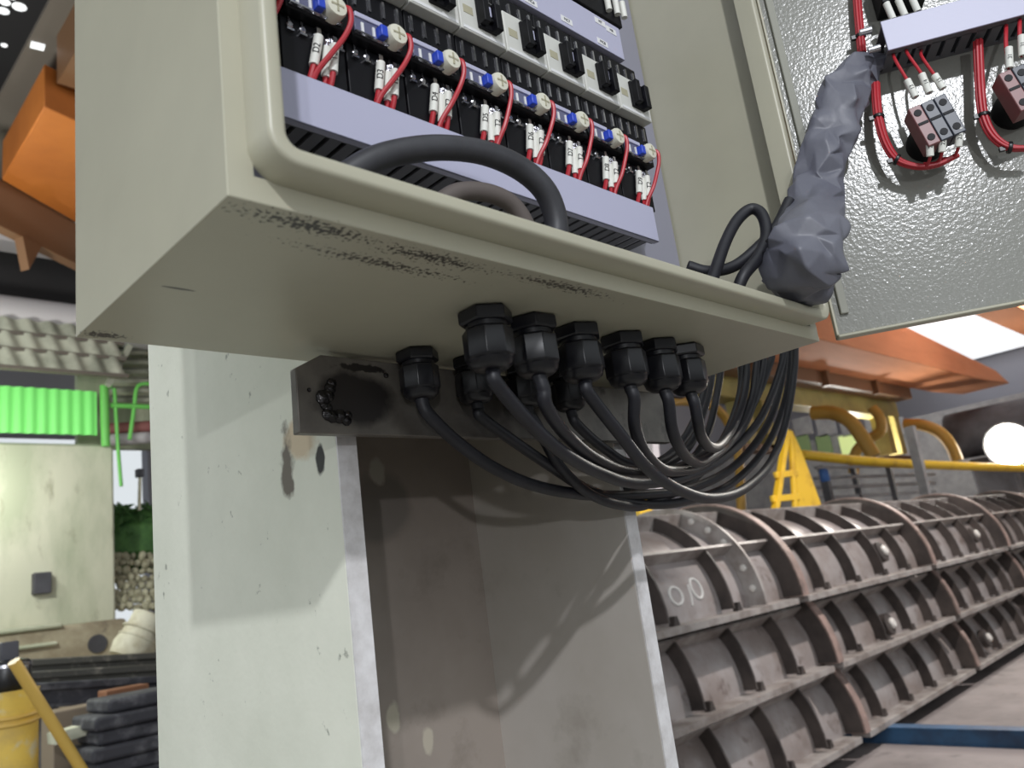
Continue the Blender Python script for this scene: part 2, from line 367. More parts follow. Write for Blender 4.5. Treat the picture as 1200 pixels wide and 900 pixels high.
# ------------------------------------------------------------------ enclosure
EW, ED, EH = 0.5552, 0.199, 0.72
enc = thing('electrical_enclosure', 'open beige-grey electrical enclosure mounted on the steel column', 'cabinet', (EW / 2, ED / 2, 0))
me = MB().add([(0, 0, 0), (EW, 0, 0), (EW, ED, 0), (0, ED, 0), (0, 0, EH), (EW, 0, EH), (EW, ED, EH), (0, ED, EH)],
              [(0, 3, 2, 1), (4, 5, 6, 7), (1, 2, 6, 5), (2, 3, 7, 6), (3, 0, 4, 7)])
body = obj('body', me, M_paint, enc, smooth=False)
m_ = body.modifiers.new('thickness', 'SOLIDIFY'); m_.thickness = 0.0018; m_.offset = -1
m_ = body.modifiers.new('bevel', 'BEVEL'); m_.width = 0.0022; m_.segments = 3; m_.limit_method = 'ANGLE'
def rrect(x0, x1, z0, z1, r, n=7):
    out = []
    for (cx, cz, a0) in ((x1 - r, z0 + r, -90), (x1 - r, z1 - r, 0), (x0 + r, z1 - r, 90), (x0 + r, z0 + r, 180)):
        for i in range(n + 1):
            a = math.radians(a0 + 90 * i / n); out.append((cx + r * math.cos(a), cz + r * math.sin(a), math.cos(a), math.sin(a)))
    return out
def frame_sweep(path, sec, closed_sec=True):
    """path: (x, z, nx, nz); sec: (offset along the outward normal, y)"""
    mb = MB(); n = len(path); k = len(sec); vs = []
    for (x, z, nx, nz) in path:
        for (o_, y) in sec: vs.append((x + nx * o_, y, z + nz * o_))
    fs = []
    for i in range(n):
        for j in range(k if closed_sec else k - 1):
            a, b = i * k + j, i * k + (j + 1) % k; c, d = ((i + 1) % n) * k + (j + 1) % k, ((i + 1) % n) * k + j
            fs.append((a, b, c, d))
    return mb.add(vs, fs)
# front return of the body around the opening
fr = MB()
fr.box((0.0008, 0.0, 0.0008), (EW - 0.0008, 0.0016, 0.0125)).box((0.0008, 0.0, EH - 0.0125), (EW - 0.0008, 0.0016, EH - 0.0008))
fr.box((0.0008, 0.0, 0.0125), (0.0125, 0.0016, EH - 0.0125)).box((EW - 0.0125, 0.0, 0.0125), (EW - 0.0008, 0.0016, EH - 0.0125))
obj('front_return', fr, M_paint, enc)
lp = rrect(0.0100, EW - 0.0100, 0.0112, EH - 0.0112, 0.0155)
sec = []
for (ox, oy, a0) in ((-0.0030, -0.0165, 0), (-0.0080, -0.0165, 90)):
    pass
# hemmed lip: outer wall, rolled nose, inner return
rn = 0.0026
nose = [(-rn + rn * math.cos(a), -0.0200 + rn - rn * math.sin(a)) for a in [math.pi / 2 * i / 4 for i in range(5)]] + [(-0.0088 + rn - rn * math.sin(a), -0.0200 + rn - rn * math.cos(a)) for a in [math.pi / 2 * i / 4 for i in range(5)]]
sec = [(0.0, 0.0005)] + nose + [(-0.0088, -0.0015), (-0.0075, -0.0015), (-0.0075, -0.0180), (-0.0015, -0.0180), (-0.0015, 0.0005)]
obj('rain_lip', frame_sweep(lp, sec), M_paint, enc, label='rolled lip around the opening')
# mounting plate
YP = 0.122
obj('mounting_plate', MB().box((0.02, YP, 0.03), (0.512, YP + 0.002, EH - 0.03)), M_plate, enc)
obj('plate_side_flange', MB().box((0.5135, YP + 0.001, 0.03), (0.5515, YP + 0.003, EH - 0.03)), M_plate, enc)
# door, swung open
D0 = V((0.562, -0.012, 0.0)); DA = math.atan2(-0.8596, 0.511)
E1 = V((math.cos(DA), math.sin(DA), 0)); NN = V((math.sin(DA), -math.cos(DA), 0))
def dpt(a, h, z): return D0 + E1 * a + NN * h + V((0, 0, z))
def atd(px, py, h=0.0):
    d = ray(px, py); t = ((D0 + NN * h - CP).dot(NN)) / d.dot(NN)
    return CP + d * t
DW = 0.555
dm = MB().obox(dpt(DW / 2, -0.001, EH / 2), E1 * DW / 2, NN * 0.001, V((0, 0, EH / 2 + 0.002)))
door = obj('door', dm, M_door, enc, bevel=0.0008)
# folded edges of the door pan
for (a, b) in ((dpt(0.001, 0.004, -0.001), dpt(DW, 0.004, -0.001)), (dpt(0.001, 0.004, EH + 0.001), dpt(DW, 0.004, EH + 0.001))):
    obj('door_fold', MB().bar(a, b, 0.012, 0.003, (0, 0, 1)), M_paint, door, org=ORG[enc.name], bevel=0.0012)
for a in (0.001, DW): obj('door_fold', MB().obox(dpt(a, 0.004, EH / 2), E1 * 0.0012, NN * 0.005, V((0, 0, EH / 2))), M_paint, door, org=ORG[enc.name], bevel=0.0008)
obj('foam_gasket', MB().obox(dpt(0.012, 0.002, EH / 2), E1 * 0.0035, NN * 0.002, V((0, 0, EH / 2 - 0.02))), mat('pale_foam', (150, 150, 140), 0.8), door, org=ORG[enc.name], bevel=0.001)

# ------------------------------------------------------------------ wire ducts and devices in the enclosure
def wire_duct(name, label, x0, x1, z0, z1, yf, group):
    d = thing(name, label, 'wire duct', ((x0 + x1) / 2, YP, z0), group)
    obj('cover', MB().box((x0, yf, z0), (x1, yf + 0.0015, z1)).box((x0, yf, z0), (x1, yf + 0.006, z0 + 0.0012)).box((x0, yf, z1 - 0.0012), (x1, yf + 0.006, z1)), M_duct, d, bevel=0.0006)
    obj('back', MB().box((x0, YP - 0.0015, z0 + 0.002), (x1, YP, z1 - 0.002)), M_duct_side, d)
    for (za, zb) in ((z0 + 0.0014, z0 + 0.0028), (z1 - 0.0028, z1 - 0.0014)):
        m = MB(); x = x0
        while x < x1 - 0.005:
            m.box((x, yf + 0.0085, za), (min(x + 0.0082, x1), YP - 0.006, zb)); x += 0.0118
        m.box((x0, yf + 0.002, za), (x1, yf + 0.0085, zb)).box((x0, YP - 0.006, za), (x1, YP, zb))
        obj('slotted_side', m, M_duct_side, d)
    return d
wire_duct('wire_duct', 'grey slotted wire duct along the bottom of the enclosure', 0.028, 0.4447, 0.1045, 0.1385, 0.075, 'wire ducts')
ud = wire_duct('wire_duct', 'grey wire duct with white labels at the top of the enclosure', 0.028, 0.4447, 0.2920, 0.3275, 0.075, 'wire ducts')
for (px, py, s) in ((664, 24, 'MC7'), (706, 50, 'MC8'), (703, 26, 'M7'), (716, 36, 'M8'), (622, 2, 'MC6')):
    p = at(px, py, 1, 0.0749)
    l = obj('paper_label', MB().box((p.x - 0.0075, 0.0746, p.z - 0.003), (p.x + 0.0075, 0.0750, p.z + 0.003)), M_label, ud)
    text(s, 0.004, l, (p - ORG[ud.name] + V((0, -0.0006, 0))), (1, 0, 0), (0, -1, 0))

# contactor: local x right, y depth (front is negative), z up from its foot
def make_contactor():
    t = thing('contactor', 'x', 'contactor', (0, 0, 0), 'contactors in the upper row')
    hw = 0.0232
    m = MB().box((-hw, -0.034, -0.021), (hw, 0, 0.062))
    local('body', m, M_black, t, 0.0008)
    local('front_cover', MB().box((-hw, -0.0545, 0.0005), (hw, -0.030, 0.0375)), M_white, t, 0.0009)
    local('terminal_shroud', MB().box((-hw, -0.046, -0.020), (hw, -0.03, -0.0005)), M_black, t, 0.0006)
    local('terminal_shroud', MB().box((-hw, -0.046, 0.0385), (hw, -0.03, 0.061)), M_black, t, 0.0006)
    for i in range(4):
        x = -0.0175 + i * 0.0117
        for (z0, z1) in ((-0.017, -0.004), (0.042, 0.056)):
            local('terminal', MB().box((x - 0.0010, -0.0472, z0), (x + 0.0010, -0.0455, z1)), M_steel, t)
    b = MB().box((-0.006, -0.0575, 0.0075), (0.013, -0.0545, 0.0335)).box((-0.006, -0.0635, 0.009), (0.0, -0.057, 0.032)).box((0.0065, -0.0635, 0.007), (0.013, -0.057, 0.030)).box((0.0, -0.0605, 0.0135), (0.0065, -0.057, 0.0165))
    local('indicator_bracket', b, M_black, t, 0.0006, label='black forked indicator slider')
    local('slider_tab', MB().box((0.0008, -0.0600, 0.018), (0.0056, -0.0575, 0.027)), M_duct, t, 0.0004)
    local('printed_panel', MB().box((-0.019, -0.0548, 0.016), (-0.0095, -0.0544, 0.023)), M_yellowed, t)
    lp_ = local('rating_strip', MB().box((-0.021, -0.0549, 0.0018), (0.021, -0.0545, 0.0045)), M_label, t)
    return t
def make_relay():
    t = thing('overload_relay', 'x', 'relay', (0, 0, 0), 'overload relays in the lower row')
    hw = 0.0230
    local('body', MB().box((-hw, -0.0480, 0.0015), (hw, 0, 0.0240)), M_black, t, 0.001)
    local('terminal_block', MB().box((-hw, -0.0400, -0.0405), (hw, 0, 0.0015)), M_black, t, 0.0008)
    local('clear_cover', MB().box((-0.0215, -0.0500, 0.0045), (0.0005, -0.0480, 0.0155)), M_clear, t, 0.0005)
    local('cover_lip', MB().box((-0.0215, -0.0512, 0.0148), (0.0005, -0.0480, 0.0185)), M_duct, t, 0.0005)
    local('cover_rail', MB().box((-0.0215, -0.0512, 0.0032), (0.0160, -0.0480, 0.0044)), M_steel, t)
    local('dip_tab', MB().box((-0.0170, -0.0508, 0.005), (-0.0150, -0.0500, 0.012)), M_label, t)
    local('dip_tab', MB().box((-0.0080, -0.0508, 0.005), (-0.0062, -0.0500, 0.012)), M_label, t)
    local('reset_button', MB().box((-0.0048, -0.0560, 0.0045), (0.0008, -0.0490, 0.0130)), M_blue, t, 0.0008, label='blue reset button')
    d = local('dial', MB().lathe((0.0085, -0.0480, 0.010), (0, -1, 0), [(0.0078, 0), (0.0078, 0.0075), (0.0070, 0.0092), (0.0030, 0.0098)], 20), M_cream, t, label='round cream setting dial')
    local('dial_slot', MB().box((0.0040, -0.0581, 0.0093), (0.0130, -0.0576, 0.0107)).box((0.0078, -0.0581, 0.0055), (0.0092, -0.0576, 0.0145)), M_yellowed, d)
    for x in (-0.0170, -0.0080, 0.0020, 0.0110, 0.0190):
        local('terminal_screw', MB().lathe((x, -0.040, -0.0050), (0, -1, 0), [(0.0024, 0), (0.0024, 0.0015), (0.0016, 0.0022)], 10).box((x - 0.0009, -0.0412, -0.0030), (x + 0.0009, -0.040, 0.0010)).box((x - 0.0024, -0.0424, -0.0095), (x + 0.0024, -0.040, -0.0080)), M_steel, t)
    return t
ORD = ['rightmost', 'second from the right', 'third from the right', 'fourth from the right', 'fifth from the right', 'sixth from the right', 'seventh from the right', 'eighth from the right', 'ninth from the right']
XC = [0.436 - 0.0475 * i for i in range(9)]
c0 = make_contactor(); r0 = make_relay()
for i, x in enumerate(XC):
    if i < 8:
        c = c0 if i == 0 else copy_tree(c0)
        c.location = (x, YP, 0.2255 + ZB); c['label'] = 'black and white contactor, %s in the enclosure\'s upper row' % ORD[i]
    r = r0 if i == 0 else copy_tree(r0)
    r.location = (x, YP, 0.1810 + ZB); r['label'] = 'black overload relay with cream dial, %s in the lower row' % ORD[i]
    # wires of this relay
    num = 'D%d' % (9 - i)
    kw = ORD[i]
    def wire(pts, sl0, sl1, txt, label, r=0.0020, rs=0.0031):
        t = thing('control_wire', label, 'wire', pts[-1], 'red control wires')
        obj('insulation', MB().tube(cr(pts, 6), r, 8), M_red, t)
        if sl0 is not None:
            sl = obj('marker_sleeve', MB().cone(sl0, sl1, rs, rs, 12), M_sleeve, t)
            ax = (V(sl0) - V(sl1)).normalized(); mid = (V(sl0) + V(sl1)) / 2
            nrm = V((-0.45, -0.9, -0.1)); nrm = (nrm - ax * nrm.dot(ax)).normalized()
            if txt: text(txt, 0.0062, sl, mid - V(pts[-1]) + nrm * (rs + 0.00005), ax, nrm)
            obj('lug', MB().box(V(sl0) + V((-0.0016, -0.001, -0.001)), V(sl0) + V((0.0016, 0.001, 0.006))), M_steel, t)
        return t
    jx = random.uniform(-0.0008, 0.0008); tilt = random.uniform(-0.003, 0.0005)
    yw = YP - 0.0432
    a0 = V((x + 0.0015 + jx, yw, 0.1740)); a1 = V((x - 0.0030 + jx + tilt * 0.5, yw, 0.1510)); a2 = V((x - 0.0050 + tilt, yw + 0.006, 0.134))
    wire([a0, a1, a2], a0, a1, num, 'red wire with white sleeve marked %s under the %s relay' % (num, kw))
    b0 = V((x + 0.0125 + jx, yw - 0.0005, 0.1720)); b1 = V((x + 0.0095 + jx, yw - 0.0005, 0.1510)); b2 = V((x + 0.0080, yw + 0.006, 0.133))
    wire([b0, b1, b2], b0, b1, 'T2', 'red wire with white sleeve, right of the pair under the %s relay' % kw)
    e0 = V((x + 0.0085 + jx, yw + 0.0030, 0.1705)); e1_ = V((x + 0.0058 + jx, yw + 0.0030, 0.1475)); e2 = V((x + 0.0045, yw + 0.009, 0.132))
    wire([e0, e1_, e2], e0, e1_, None, 'red wire with white sleeve, behind the pair under the %s relay' % kw)
    ex = [0.004, 0.006, 0.0065, 0.003, 0.007, -0.001, -0.006, -0.006, 0.0][i]
    wire([(x + 0.0150, YP - 0.052, 0.1960), (x + 0.0175, YP - 0.057, 0.1920), (x + 0.0180, YP - 0.0565, 0.1830), (x + 0.0150 + ex * 0.2, YP - 0.0535, 0.172), (x + 0.0085 + ex * 0.6, YP - 0.0500, 0.158), (x + 0.0030 + ex * 0.9, YP - 0.0440, 0.146), (x + ex, YP - 0.0390, 0.133)], None, None, None,
         'bare red wire looping from the dial of the %s relay' % kw, r=0.0018)
# black terminal strip above the upper duct
ts = thing('terminal_strip', 'black terminal strip with white sleeves above the upper duct', 'terminal strip', (0.3, YP, 0.34))
obj('body', MB().box((0.22, 0.085, 0.345), (0.468, YP, 0.395)), M_black, ts, bevel=0.001)
for px, py in ((722, 8), (730, 12), (712, 3)):
    p = at(px, py, 1, 0.082)
    obj('marker_sleeve', MB().cone(p + V((0, 0, 0.009)), p - V((0, 0, 0.009)), 0.0032, 0.0032, 10), M_sleeve, ts)
obj('dark_backing', MB().box((0.03, YP - 0.004, 0.139), (0.459, YP, 0.2915)), M_black, enc, label='black backing behind the relays')

# loose black cables lying in the enclosure
def cable(name, label, pts, r, m, group=None, n=12, k=8, cat='cable'):
    o = obj(name, MB().tube(cr(pts, k), r, n), m, None, org=pts[-1]); tag(o, label, cat, group); return o
def path(lst): return [at(px, py, 1, y) for (px, py, y) in lst]
cable('power_cable', 'thick grey-black cable arching over the bottom duct inside the enclosure', path([(372, 262, 0.080), (388, 222, 0.070), (428, 192, 0.060), (470, 178, 0.052), (520, 173, 0.044), (570, 180, 0.038), (612, 199, 0.034), (640, 226, 0.032), (652, 262, 0.034), (650, 300, 0.036)]), 0.0082, M_hose)
cable('power_cable', 'dusty brown-grey cable curving low behind the enclosure lip', path([(498, 285, 0.058), (508, 248, 0.052), (535, 226, 0.046), (570, 226, 0.042), (600, 240, 0.040), (618, 268, 0.040), (620, 290, 0.042)]), 0.0062, M_dusty)
loop = path([(828, 345, 0.010), (838, 318, 0.010), (850, 284, 0.010), (864, 258, 0.006), (880, 245, -0.002), (893, 252, -0.010), (898, 276, -0.014), (888, 302, -0.012), (872, 322, -0.006), (862, 345, 0.002)])
cable('black_cable_loop', 'black cable loop standing in the right corner of the enclosure', loop, 0.0050, M_cable)
cable('black_cable_loop', 'black cable lying along the enclosure lip beside the grey sleeve', path([(806, 312, 0.03), (830, 318, 0.020), (860, 312, 0.008), (888, 290, -0.006), (910, 265, -0.018), (925, 235, -0.026)]), 0.0048, M_cable)

# ------------------------------------------------------------------ cable glands and cables under the enclosure
def make_gland():
    t = thing('cable_gland', 'x', 'cable gland', (0, 0, 0), 'cable glands under the enclosure')
    hexa = lambda r, c: [(r - c, 0), (r, c)]
    local('lock_nut', MB().lathe((0, 0, 0), (0, 0, -1), [(0.0165, 0), (0.0182, 0.0015), (0.0182, 0.0085), (0.0168, 0.0100)], 6, 0.3), M_gland, t, 0.0006)
    local('thread', MB().lathe((0, 0, -0.0098), (0, 0, -1), [(0.0138, 0), (0.0138, 0.004)], 20), M_gland, t)
    local('body', MB().lathe((0, 0, -0.0130), (0, 0, -1), [(0.0150, 0), (0.0168, 0.0015), (0.0168, 0.0190), (0.0150, 0.0215)], 8, 0.1), M_gland, t, 0.0006)
    local('clamp_dome', MB().lathe((0, 0, -0.0340), (0, 0, -1), [(0.0152, 0), (0.0140, 0.0035), (0.0105, 0.0062), (0.0060, 0.0068)], 20), M_gland, t)
    return t
g0 = make_gland()
G = [((567, 360), 'large black cable gland at the left end of the front row'), ((622, 378), 'second black cable gland of the front row, counted from the left'), ((675, 385), 'third black cable gland of the front row, counted from the left'),
     ((728, 395), 'fourth black cable gland of the front row, counted from the left'), ((768, 400), 'fifth black cable gland of the front row, counted from the left'), ((799, 407), 'black cable gland at the right end of the front row'),
     ((488, 410), 'leftmost black cable gland, in the rear row before the bracket'), ((553, 425), 'black cable gland of the rear row behind the large left gland'), ((613, 437), 'black cable gland of the rear row behind the second front gland'), ((664, 447), 'black cable gland of the rear row behind the third front gland')]
GP = []
for i, ((px, py), lab) in enumerate(G):
    g = g0 if i == 0 else copy_tree(g0)
    p = at(px, py, 2, 0.0)
    if i < 6: p.y = 0.064
    else: p.y = 0.151
    d = ray(px, py); p.x = CP.x + (p.y - CP.y) / d.y * d.x; p.z = 0
    g.location = (p.x, p.y, ZB); g.rotation_euler = (0, 0, random.uniform(0, 1)); g['label'] = lab; GP.append(p)
    if i >= 6: g.scale = (0.88, 0.88, 0.9)
def gcable(i, lst, label, r=0.0050):
    p = GP[i]; top = V((p.x, p.y, -0.030)); q = path(lst); low = V((p.x + (0.007 if i > 5 else 0.003), p.y, -0.050))
    k_ = min(range(len(q)), key=lambda n_: q[n_].z)
    q = [c_ for n_, c_ in enumerate(q) if n_ >= k_ or c_.z < (-0.062 if i > 5 else -0.060)]
    pts = [top, V((p.x + 0.0005, p.y, -0.041)), low] + q
    o = obj('control_cable', MB().tube(cr(pts, 9), r, 12), M_cable, None, org=top); tag(o, label, 'cable', 'black cables sagging below the enclosure')
def riser(px, y): return [(px, 405, y), (px - 3, 330, y + 0.004), (px - 8, 240, y + 0.006)]
gcable(0, [(598, 462, 0.068), (625, 500, 0.078), (662, 532, 0.092), (702, 554, 0.11), (745, 566, 0.13), (800, 560, 0.155), (850, 535, 0.18), (890, 492, 0.205), (912, 440, 0.215)] + riser(918, 0.22), 'black cable from the large left gland, sagging in front of the bundle')
gcable(1, [(640, 476, 0.068), (662, 508, 0.085), (698, 538, 0.11), (740, 553, 0.14), (795, 548, 0.17), (845, 520, 0.195), (880, 478, 0.212), (900, 432, 0.222)] + riser(905, 0.225), 'black cable from the second front gland, running through the bundle')
gcable(2, [(703, 475, 0.066), (729, 512, 0.074), (760, 550, 0.088), (798, 575, 0.105), (835, 584, 0.125), (872, 573, 0.15), (903, 542, 0.175), (920, 498, 0.20), (929, 450, 0.212)] + riser(932, 0.216), 'black cable from the third front gland, forming the outermost lower loop')
gcable(3, [(737, 468, 0.066), (744, 500, 0.075), (757, 532, 0.095), (785, 552, 0.13), (830, 542, 0.17), (868, 505, 0.20), (888, 455, 0.215)] + riser(896, 0.222), 'black cable hanging from the fourth front gland')
gcable(4, [(787, 500, 0.072), (795, 522, 0.085), (808, 538, 0.112), (825, 540, 0.145), (858, 515, 0.185), (880, 470, 0.212), (886, 430, 0.222)] + riser(888, 0.228), 'black cable hanging from the fifth front gland')
gcable(5, [(818, 495, 0.070), (822, 512, 0.085), (832, 524, 0.115), (845, 520, 0.155), (864, 490, 0.195), (874, 450, 0.222)] + riser(874, 0.232), 'black cable hanging from the right-end front gland')
gcable(6, [(508, 487, 0.152), (538, 520, 0.156), (580, 549, 0.160), (630, 570, 0.165), (690, 580, 0.172), (750, 580, 0.18), (810, 572, 0.19), (862, 545, 0.205), (898, 500, 0.222), (915, 450, 0.232)] + riser(920, 0.236), 'black cable from the leftmost rear gland, crossing low before the column')
gcable(7, [(578, 480, 0.152), (606, 510, 0.156), (640, 543, 0.162), (690, 574, 0.17), (745, 590, 0.18), (800, 588, 0.19), (858, 566, 0.205), (900, 520, 0.222), (922, 460, 0.232)] + riser(926, 0.238), 'black cable from the rear gland behind the large left gland', 0.0046)
gcable(8, [(628, 500, 0.152), (655, 545, 0.156), (690, 578, 0.162), (728, 592, 0.172), (762, 590, 0.185), (815, 560, 0.205), (850, 510, 0.22), (868, 455, 0.23)] + riser(866, 0.236), 'black cable dropping steeply behind the second front gland', 0.0046)
gcable(9, [(690, 500, 0.152), (706, 524, 0.158), (738, 543, 0.168), (775, 540, 0.182), (806, 508, 0.20), (825, 458, 0.215)] + riser(830, 0.225), 'short black cable turning up from the rear gland behind the third', 0.0046)
for (lst, lab) in (([(836, 400, 0.24), (833, 448, 0.235), (822, 490, 0.228), (806, 525, 0.215), (770, 548, 0.20), (715, 552, 0.19), (665, 535, 0.185)], 'black cable rising behind the enclosure right of the glands'),
                   ([(850, 395, 0.25), (843, 445, 0.245), (833, 495, 0.235), (818, 530, 0.22), (785, 560, 0.205), (735, 572, 0.195)], 'second black cable rising behind the enclosure right of the glands')):
    cable('control_cable', lab, path(lst), 0.0046, M_cable, 'black cables sagging below the enclosure')

# ------------------------------------------------------------------ grey vinyl cable sleeve between enclosure and door
def vinyl():
    spine = [(1042, 68, 0.010, 6, 0), (1012, 82, 0.016, 20, 0), (990, 108, 0.024, 28, 0), (978, 150, 0.032, 28, 0), (964, 190, 0.038, 26, 0), (956, 230, 0.044, 31, 0), (952, 266, 0.0, 36, -0.052), (944, 296, 0.0, 43, -0.048), (936, 316, 0.0, 45, -0.036), (936, 332, 0.0, 36, -0.020), (928, 346, 0.0, 24, 0.004)]
    P = []
    for (px, py, h, rpx, yy) in spine:
        p = atd(px, py, h) if h else at(px, py, 1, yy)
        P.append((p, rpx / F * (p - CP).dot(FW)))
    ctr = cr([p for p, r in P], 3); n = len(ctr); K = 11
    rnd = random.Random(21); vs = []
    for i in range(n):
        t = i / (n - 1) * (len(P) - 1); k = min(int(t), len(P) - 2); f = t - k; r0_ = P[k][1] * (1 - f) + P[k + 1][1] * f
        d = (ctr[min(i + 1, n - 1)] - ctr[max(i - 1, 0)]).normalized()
        v = (CP - ctr[i]); v = (v - d * v.dot(d)).normalized(); u = d.cross(v)
        pinch = 1.02 + 0.07 * math.cos(i * 2.1)
        for j in range(K):
            a = 2 * math.pi * (j + 0.5 * (i % 2)) / K
            face = max(0.0, math.sin(a))
            r = pinch * (1 + rnd.uniform(-0.10, 0.10) + face * rnd.uniform(-0.40, 0.30))
            vs.append(ctr[i] + (u * math.cos(a) * 1.04 + v * math.sin(a) * 0.60) * r0_ * r + d * rnd.uniform(-0.005, 0.005))
    fs = []
    for i in range(n - 1):
        for j in range(K):
            a, b, c, e = i * K + j, i * K + (j + 1) % K, (i + 1) * K + j, (i + 1) * K + (j + 1) % K
            if rnd.random() < 0.5: fs += [(a, c, b), (b, c, e)]
            else: fs += [(a, c, e), (a, e, b)]
    fs += [tuple(range(K)), tuple(reversed(range((n - 1) * K, n * K)))]
    o = obj('cable_sleeve', MB().add(vs, fs), M_vinyl, None, org=ctr[-1])
    at_ = o.data.attributes.new('crease_edge', 'FLOAT', 'EDGE')
    for e in range(len(o.data.edges)): at_.data[e].value = 0.95 if rnd.random() < 0.5 else 0.0
    o.data.set_sharp_from_angle(angle=math.radians(175))
    sm = o.modifiers.new('subdivision', 'SUBSURF'); sm.levels = 3; sm.render_levels = 3
    tag(o, 'crumpled grey vinyl cable sleeve running from the enclosure to the door', 'cable sleeve')
vinyl()

# ------------------------------------------------------------------ devices on the door
dd = thing('wire_duct', 'grey slotted wire duct fixed across the open door', 'wire duct', dpt(0.25, 0, 0.245), 'wire ducts')
a0 = 0.0925; a1 = 0.50; zt, zb_ = 0.2705, 0.2405
obj('cover', MB().obox(dpt((a0 + a1) / 2, 0.0395, (zt + zb_) / 2), E1 * (a1 - a0) / 2, NN * 0.0008, V((0, 0, (zt - zb_) / 2))), M_duct, dd, bevel=0.0005)
m = MB(); a = a0 + 0.001
while a < a1:
    m.obox(dpt(a + 0.0041, 0.0175, zb_ + 0.002), E1 * 0.0041, NN * 0.0135, V((0, 0, 0.0008))); a += 0.0125
m.obox(dpt((a0 + a1) / 2, 0.0345, zb_ + 0.002), E1 * (a1 - a0) / 2, NN * 0.0045, V((0, 0, 0.0008))).obox(dpt((a0 + a1) / 2, 0.002, zb_ + 0.002), E1 * (a1 - a0) / 2, NN * 0.002, V((0, 0, 0.0008)))
obj('slotted_side', m, M_duct_side, dd)
m = MB(); a = a0 + 0.001
while a < a1:
    m.obox(dpt(a + 0.0041, 0.0195, zt - 0.002), E1 * 0.0041, NN * 0.019, V((0, 0, 0.0008))); a += 0.0125
obj('slotted_side', m, M_duct_side, dd)
obj('back', MB().obox(dpt((a0 + a1) / 2, 0.0008, (zt + zb_) / 2), E1 * (a1 - a0) / 2, NN * 0.0008, V((0, 0, (zt - zb_) / 2 - 0.003))), M_void, dd)
for px, py in ((1021, 35), (1031, 56)):
    p = atd(px, py, 0.03); obj('fixing_screw', MB().cone(p, p - E1 * 0.010, 0.0035, 0.0030, 10), M_steel, dd)

def pushbutton(lab, org, brown_first=True, n=3):
    """contact blocks clipped behind a push button"""
    t = thing('contact_block_set', lab, 'contact block', dpt(org[0], 0, org[1]), 'contact block sets on the door')
    tilt = V((0.0, 0.0, 1.0)) * 0.98 - E1 * 0.20; tilt.normalize(); sx = (E1 * 0.98 + V((0, 0, 1)) * 0.20).normalized()
    c = dpt(org[0], 0, org[1])
    obj('button_housing', MB().lathe(c, NN, [(0.0165, 0), (0.0165, 0.010), (0.0150, 0.013), (0.0150, 0.028), (0.012, 0.030)], 24), M_black, t)
    for i in range(n):
        cc = c + sx * ((i - (n - 1) / 2) * 0.0108) + NN * 0.036
        b = obj('contact_block', MB().obox(cc, sx * 0.0052, tilt * 0.0195, NN * 0.0105), M_brownblk if (i == 0 and brown_first) else M_greyblk, t, bevel=0.0008)
        for s_ in (0.0125, -0.0125):
            obj('screw_well', MB().lathe(cc + tilt * s_ + NN * 0.0103, NN, [(0.0032, 0), (0.0032, 0.0008), (0.0016, 0.0009)], 12), M_void, b, org=ORG[t.name])
        obj('clip_slot', MB().obox(cc + tilt * 0.002 + NN * 0.0106, sx * 0.0042, tilt * 0.0012, NN * 0.0006), M_void, b, org=ORG[t.name])
    return t, c, sx, tilt
p = atd(1102, 140, 0.045)
q = p - D0
T1, c1, sx1, ti1 = pushbutton('brown and charcoal contact blocks on the door below the duct', (q.dot(E1) - 0.003, q.z))
p2 = atd(1205, 100, 0.045); q2 = p2 - D0
pushbutton('brown contact blocks at the right edge of the picture, below the duct', (q2.dot(E1), q2.z))
def dwire(pts, label, r=0.0017, sleeve=None, txt=None):
    t = thing('control_wire', label, 'wire', pts[-1], 'red control wires')
    obj('insulation', MB().tube(cr(pts, 8), r, 8), M_red, t)
    if sleeve:
        s0, s1 = sleeve; sl = obj('marker_sleeve', MB().cone(s0, s1, 0.0031, 0.0031, 12), M_sleeve, t)
        ax = (V(s0) - V(s1)).normalized(); nrm = (NN - ax * NN.dot(ax)).normalized()
        if txt: text(txt, 0.0045, sl, (V(s0) + V(s1)) / 2 - V(pts[-1]) + nrm * 0.00315, ax, nrm)
    return t
names = ['left', 'middle', 'right']
for i, ((x0, y0), (x1, y1), (x2, y2)) in enumerate([((1048, 68), (1063, 94), (1073, 114)), ((1063, 62), (1080, 87), (1089, 109)), ((1080, 66), (1095, 88), (1105, 104))]):
    h = 0.046
    dwire([atd(x0, y0 - 8, 0.02), atd(x0, y0, 0.034), atd(x1, y1, h), atd(x2, y2, h)], 'red wire with white sleeve entering the door contact blocks from above, %s of three' % names[i], 0.0014, (atd(x1, y1, h), atd(x2, y2, h)), '1%d' % (3 + i))
for i, ((x1, y1), (x2, y2)) in enumerate([((1089, 160), (1090, 183)), ((1105, 157), (1104, 178)), ((1125, 150), (1123, 172))]):
    h = 0.044
    dwire([atd(x1, y1 - 4, h), atd(x1, y1, h), atd(x2, y2, h * 0.8), atd(x2 - 6, y2 + 12, 0.024), atd(x2 - 22, y2 + 14, 0.021)], 'red wire with white sleeve leaving the door contact blocks below, %s of three' % names[i], 0.0014, (atd(x1, y1, h), atd(x2, y2, h * 0.9)), '2%d' % (1 + i))
